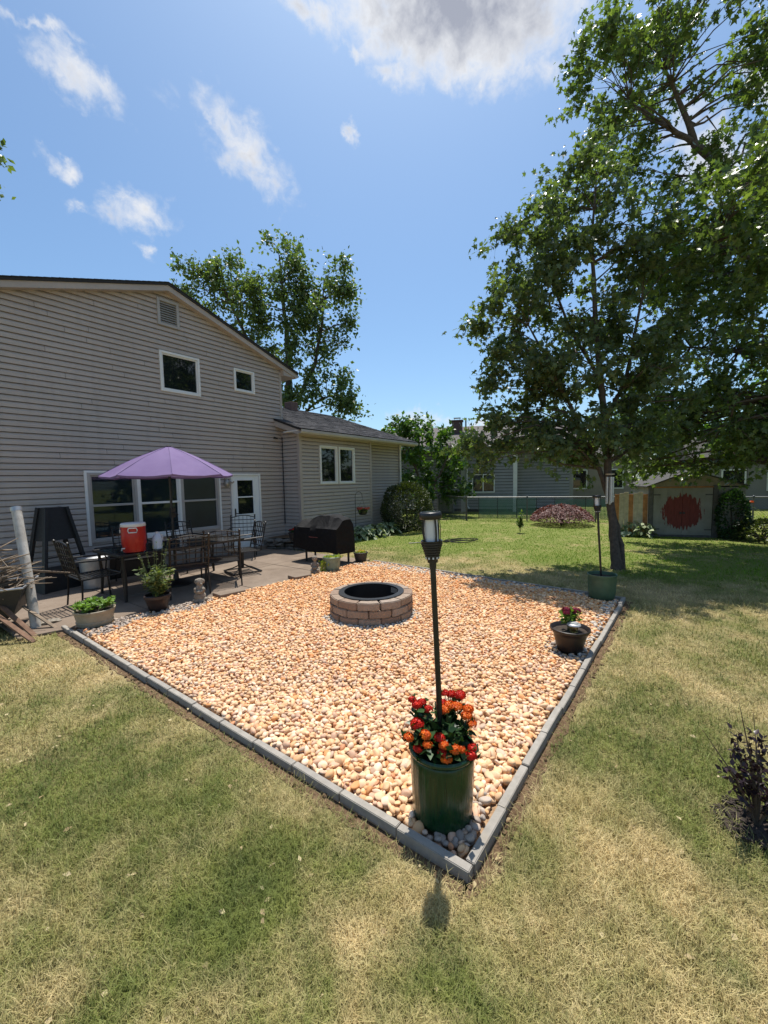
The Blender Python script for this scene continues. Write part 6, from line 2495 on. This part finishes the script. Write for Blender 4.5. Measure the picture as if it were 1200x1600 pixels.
mb.add([(-6.8, -.45, 3.50), (5.6, -.45, 3.50), (5.6, 4.0, 5.0), (-6.8, 4.0, 5.0), (-6.8, 8.4, 3.5), (5.6, 8.4, 3.5), (-6.8, -.45, 3.42), (5.6, -.45, 3.42)],
       [(0, 1, 2, 3), (3, 2, 5, 4), (0, 6, 7, 1)])
mb.build('roof', plain('brown grey shingle', (.10, .085, .08), .9, .25, 6, bump=.6), nb)
mb = MB()
mb.box(-6.6, 5.4, .9, 8.0, 0, 3.5)
mb.build('house_body', M['grey_siding'], nb)
mb = MB()
mb.box(-6.8, 5.6, -.48, -.452, 3.38, 3.5)
mb.build('gutter', M['grey_trim'], nb)
mb = MB()
mb.box(-.95, -.35, 2.2, 2.7, 4.2, 5.1)
mb.box(-1.0, -.3, 2.15, 2.75, 5.1, 5.18)
chm = mb.build('chimney', M['brick_red'], nb, bevel=.01)
mb = MB()
mb.box(-.85, -.45, 2.3, 2.6, 5.3, 5.33)
for sx_ in (-.8, -.5):
    mb.box(sx_ - .01, sx_ + .01, 2.44, 2.46, 5.18, 5.3)
mb.tube([(-.15, 2.4, 4.4), (-.15, 2.4, 5.3)], .05, 8)
mb.build('chimney_cap', M['galv'], chm)
ac = thing('air_conditioner', 'grey air conditioning unit beside the grey house', 'air conditioner', (19.05, 9.85, 0), math.atan2(-.925, .379))
mb = MB()
mb.box(-.42, .42, -.35, .35, .05, .84)
mb.build('casing', plain('dark grey casing', (.10, .115, .12), .6, .1, 6), ac, bevel=.02)
for k in range(12):
    mb = MB()
    mb.box(-.38 + k * .064, -.35 + k * .064, -.362, -.351, .12, .78)
    mb.build('slat', M['grey_siding'], ac)


def far_house(label, loc, rz_, w_, d_, h_, rise, wall, roofm, wins):
    o = thing('far_house', label, 'house', loc, rz_, 'houses beyond the fence')
    mb_ = MB()
    mb_.box(-w_ / 2, w_ / 2, 0, d_, 0, h_)
    mb_.build('wall', wall, o)
    mb_ = MB()
    mb_.add([(-w_ / 2 - .3, -.35, h_ - .08), (w_ / 2 + .3, -.35, h_ - .08), (w_ / 2 + .3, d_ / 2, h_ + rise), (-w_ / 2 - .3, d_ / 2, h_ + rise), (w_ / 2 + .3, d_ + .35, h_ - .08), (-w_ / 2 - .3, d_ + .35, h_ - .08)],
            [(0, 1, 2, 3), (3, 2, 4, 5), (0, 3, 5), (1, 4, 2)])
    mb_.build('roof', roofm, o)
    for x0, x1, z0, z1 in wins:
        mb_ = MB()
        bars(mb_, x0, x1, z0, z1, .07, -.04, .05)
        f_ = mb_.build('window', M['trim_white'], o)
        mb_ = MB()
        mb_.box(x0 + .07, x1 - .07, -.012, -.005, z0 + .07, z1 - .07)
        mb_.build('pane', M['pane_dark'], f_)
    return o


cream = plain('cream far siding', (.26, .23, .2), .7, .1, 2)
far_house('cream house glimpsed through the young maple, right of the grey house', (27.5, 5.2, 0), math.atan2(-.93, .36), 6.5, 6, 3.0, 1.3, cream, M['shed_roof'], ((-2.4, -1.4, 1.0, 2.2), (-.4, .6, 1.0, 2.2), (1.6, 2.6, 1.0, 2.2)))
far_house('white house at the far right behind the fence', (27.5, -4.6, 0), math.atan2(-.97, .2), 8, 6, 2.6, 1.4, plain('white far siding', (.22, .21, .2), .7, .08, 2), M['shed_roof'], ((-3.0, -2.0, .9, 2.0), (-1.2, -.2, .9, 2.0), (.8, 1.8, .9, 2.0)))

# ------------------------------------------------------------------ grass blades
g = np.random.default_rng(99)
NBL = 470000
th0 = math.atan2(.586, .807)
u = g.random(NBL)
r_lo, r_hi = .95, 24.0
r = r_lo * (r_hi / r_lo) ** (u ** 1.25)
th = th0 + g.uniform(-R(50), R(50), NBL)
x, y = r * np.cos(th), r * np.sin(th)
ok = ~inside(GRAVEL, x, y) & ~inside(PATIO, x, y)
ok &= ~((y > 9.0) & (x > 1.4) & (x < 7.7)) & ~((y > 8.25) & (x > 7.5) & (x < 13.0))
# keep the blades off the edging and thin on the soil beside it
def segd(A, B2):
    ax_, ay_ = A
    bx_, by_ = B2
    L2 = (bx_ - ax_) ** 2 + (by_ - ay_) ** 2
    t_ = np.clip(((x - ax_) * (bx_ - ax_) + (y - ay_) * (by_ - ay_)) / L2, 0, 1)
    return np.hypot(x - ax_ - t_ * (bx_ - ax_), y - ay_ - t_ * (by_ - ay_))


de = np.minimum(np.minimum(segd(NEAR, LEFT), segd(NEAR, RIGHT)), segd(RIGHT, BACK))
ok &= (de > .035) & ((de > .10) | (g.random(NBL) < .3))
ok &= np.hypot(x - bx, y - by) > .2 * g.random(NBL) ** .5
x, y, r = x[ok], y[ok], r[ok]
n = len(x)
patch = .5 + .25 * (np.sin(x * 3.1 + 1.7 * np.sin(y * 2.3)) + np.sin(y * 4.2 - 1.3 * np.sin(x * 2.9)))
hgt = (.026 + .034 * g.random(n)) * (.65 + .7 * patch) * np.clip(1.15 - .05 * r, .55, 1.1)
wd = np.maximum(.0010, .00046 * r) * g.uniform(.7, 1.5, n)
az = g.uniform(0, 2 * PI, n)
lean = np.abs(g.normal(.85, .40, n)).clip(.05, 1.45)
sd, cd = np.sin(lean), np.cos(lean)
dx, dy = np.cos(az), np.sin(az)
L = hgt * g.uniform(.9, 1.7, n)
sx_, sy_ = -dy, dx
base = np.stack([x, y, np.zeros(n)], 1)
side = np.stack([sx_, sy_, np.zeros(n)], 1) * wd[:, None]
mid = base + np.stack([dx * sd * .45, dy * sd * .45, cd * .55 + .08], 1) * L[:, None]
l2 = (lean + .45).clip(0, 1.7)
tip = mid + np.stack([dx * np.sin(l2), dy * np.sin(l2), np.cos(l2)], 1) * (L * .55)[:, None]
tip[:, 2] = np.maximum(tip[:, 2], .004)
V = np.stack([base - side, base + side, mid + side * .8, mid - side * .8, tip], 1).reshape(-1, 3)
F = (np.array([(0, 1, 2), (0, 2, 3), (3, 2, 4)])[None] + (np.arange(n) * 5)[:, None, None]).reshape(-1, 3)
o = mesh_obj('grass', np_mesh('grass', V, F, False), M['blade'])
tag(o, 'short patchy grass, part straw coloured and part green', 'grass', kind='stuff')

# fallen leaves and clover heads scattered on the lawn
g = np.random.default_rng(123)
n = 420
r = 1.1 * (16 / 1.1) ** g.random(n)
th = th0 + g.uniform(-R(46), R(46), n)
px, py = r * np.cos(th), r * np.sin(th)
k = ~inside(GRAVEL, px, py) & ~inside(PATIO, px, py) & ~((py > 8.2) & (px < 13))
cen = np.stack([px[k], py[k], .018 + .012 * g.random(k.sum())], 1)
dr = np.stack([g.normal(size=k.sum()), g.normal(size=k.sum()), g.normal(0, .15, k.sum())], 1)
V, F = leaves(cen, dr, (.018 + .02 * g.random(k.sum())) * (1 + .05 * r[k]), 'oval', g, .35)
M['dry_leaf'] = foliage('dry fallen leaf', (.30, .21, .10), (.62, .52, .30), .2, .7, tcol=(1, .9, .6))
tag(mesh_obj('leaf_litter', np_mesh('leaf_litter', V, F, True), M['dry_leaf']), 'small dry leaves strewn over the lawn', 'leaves', kind='stuff')
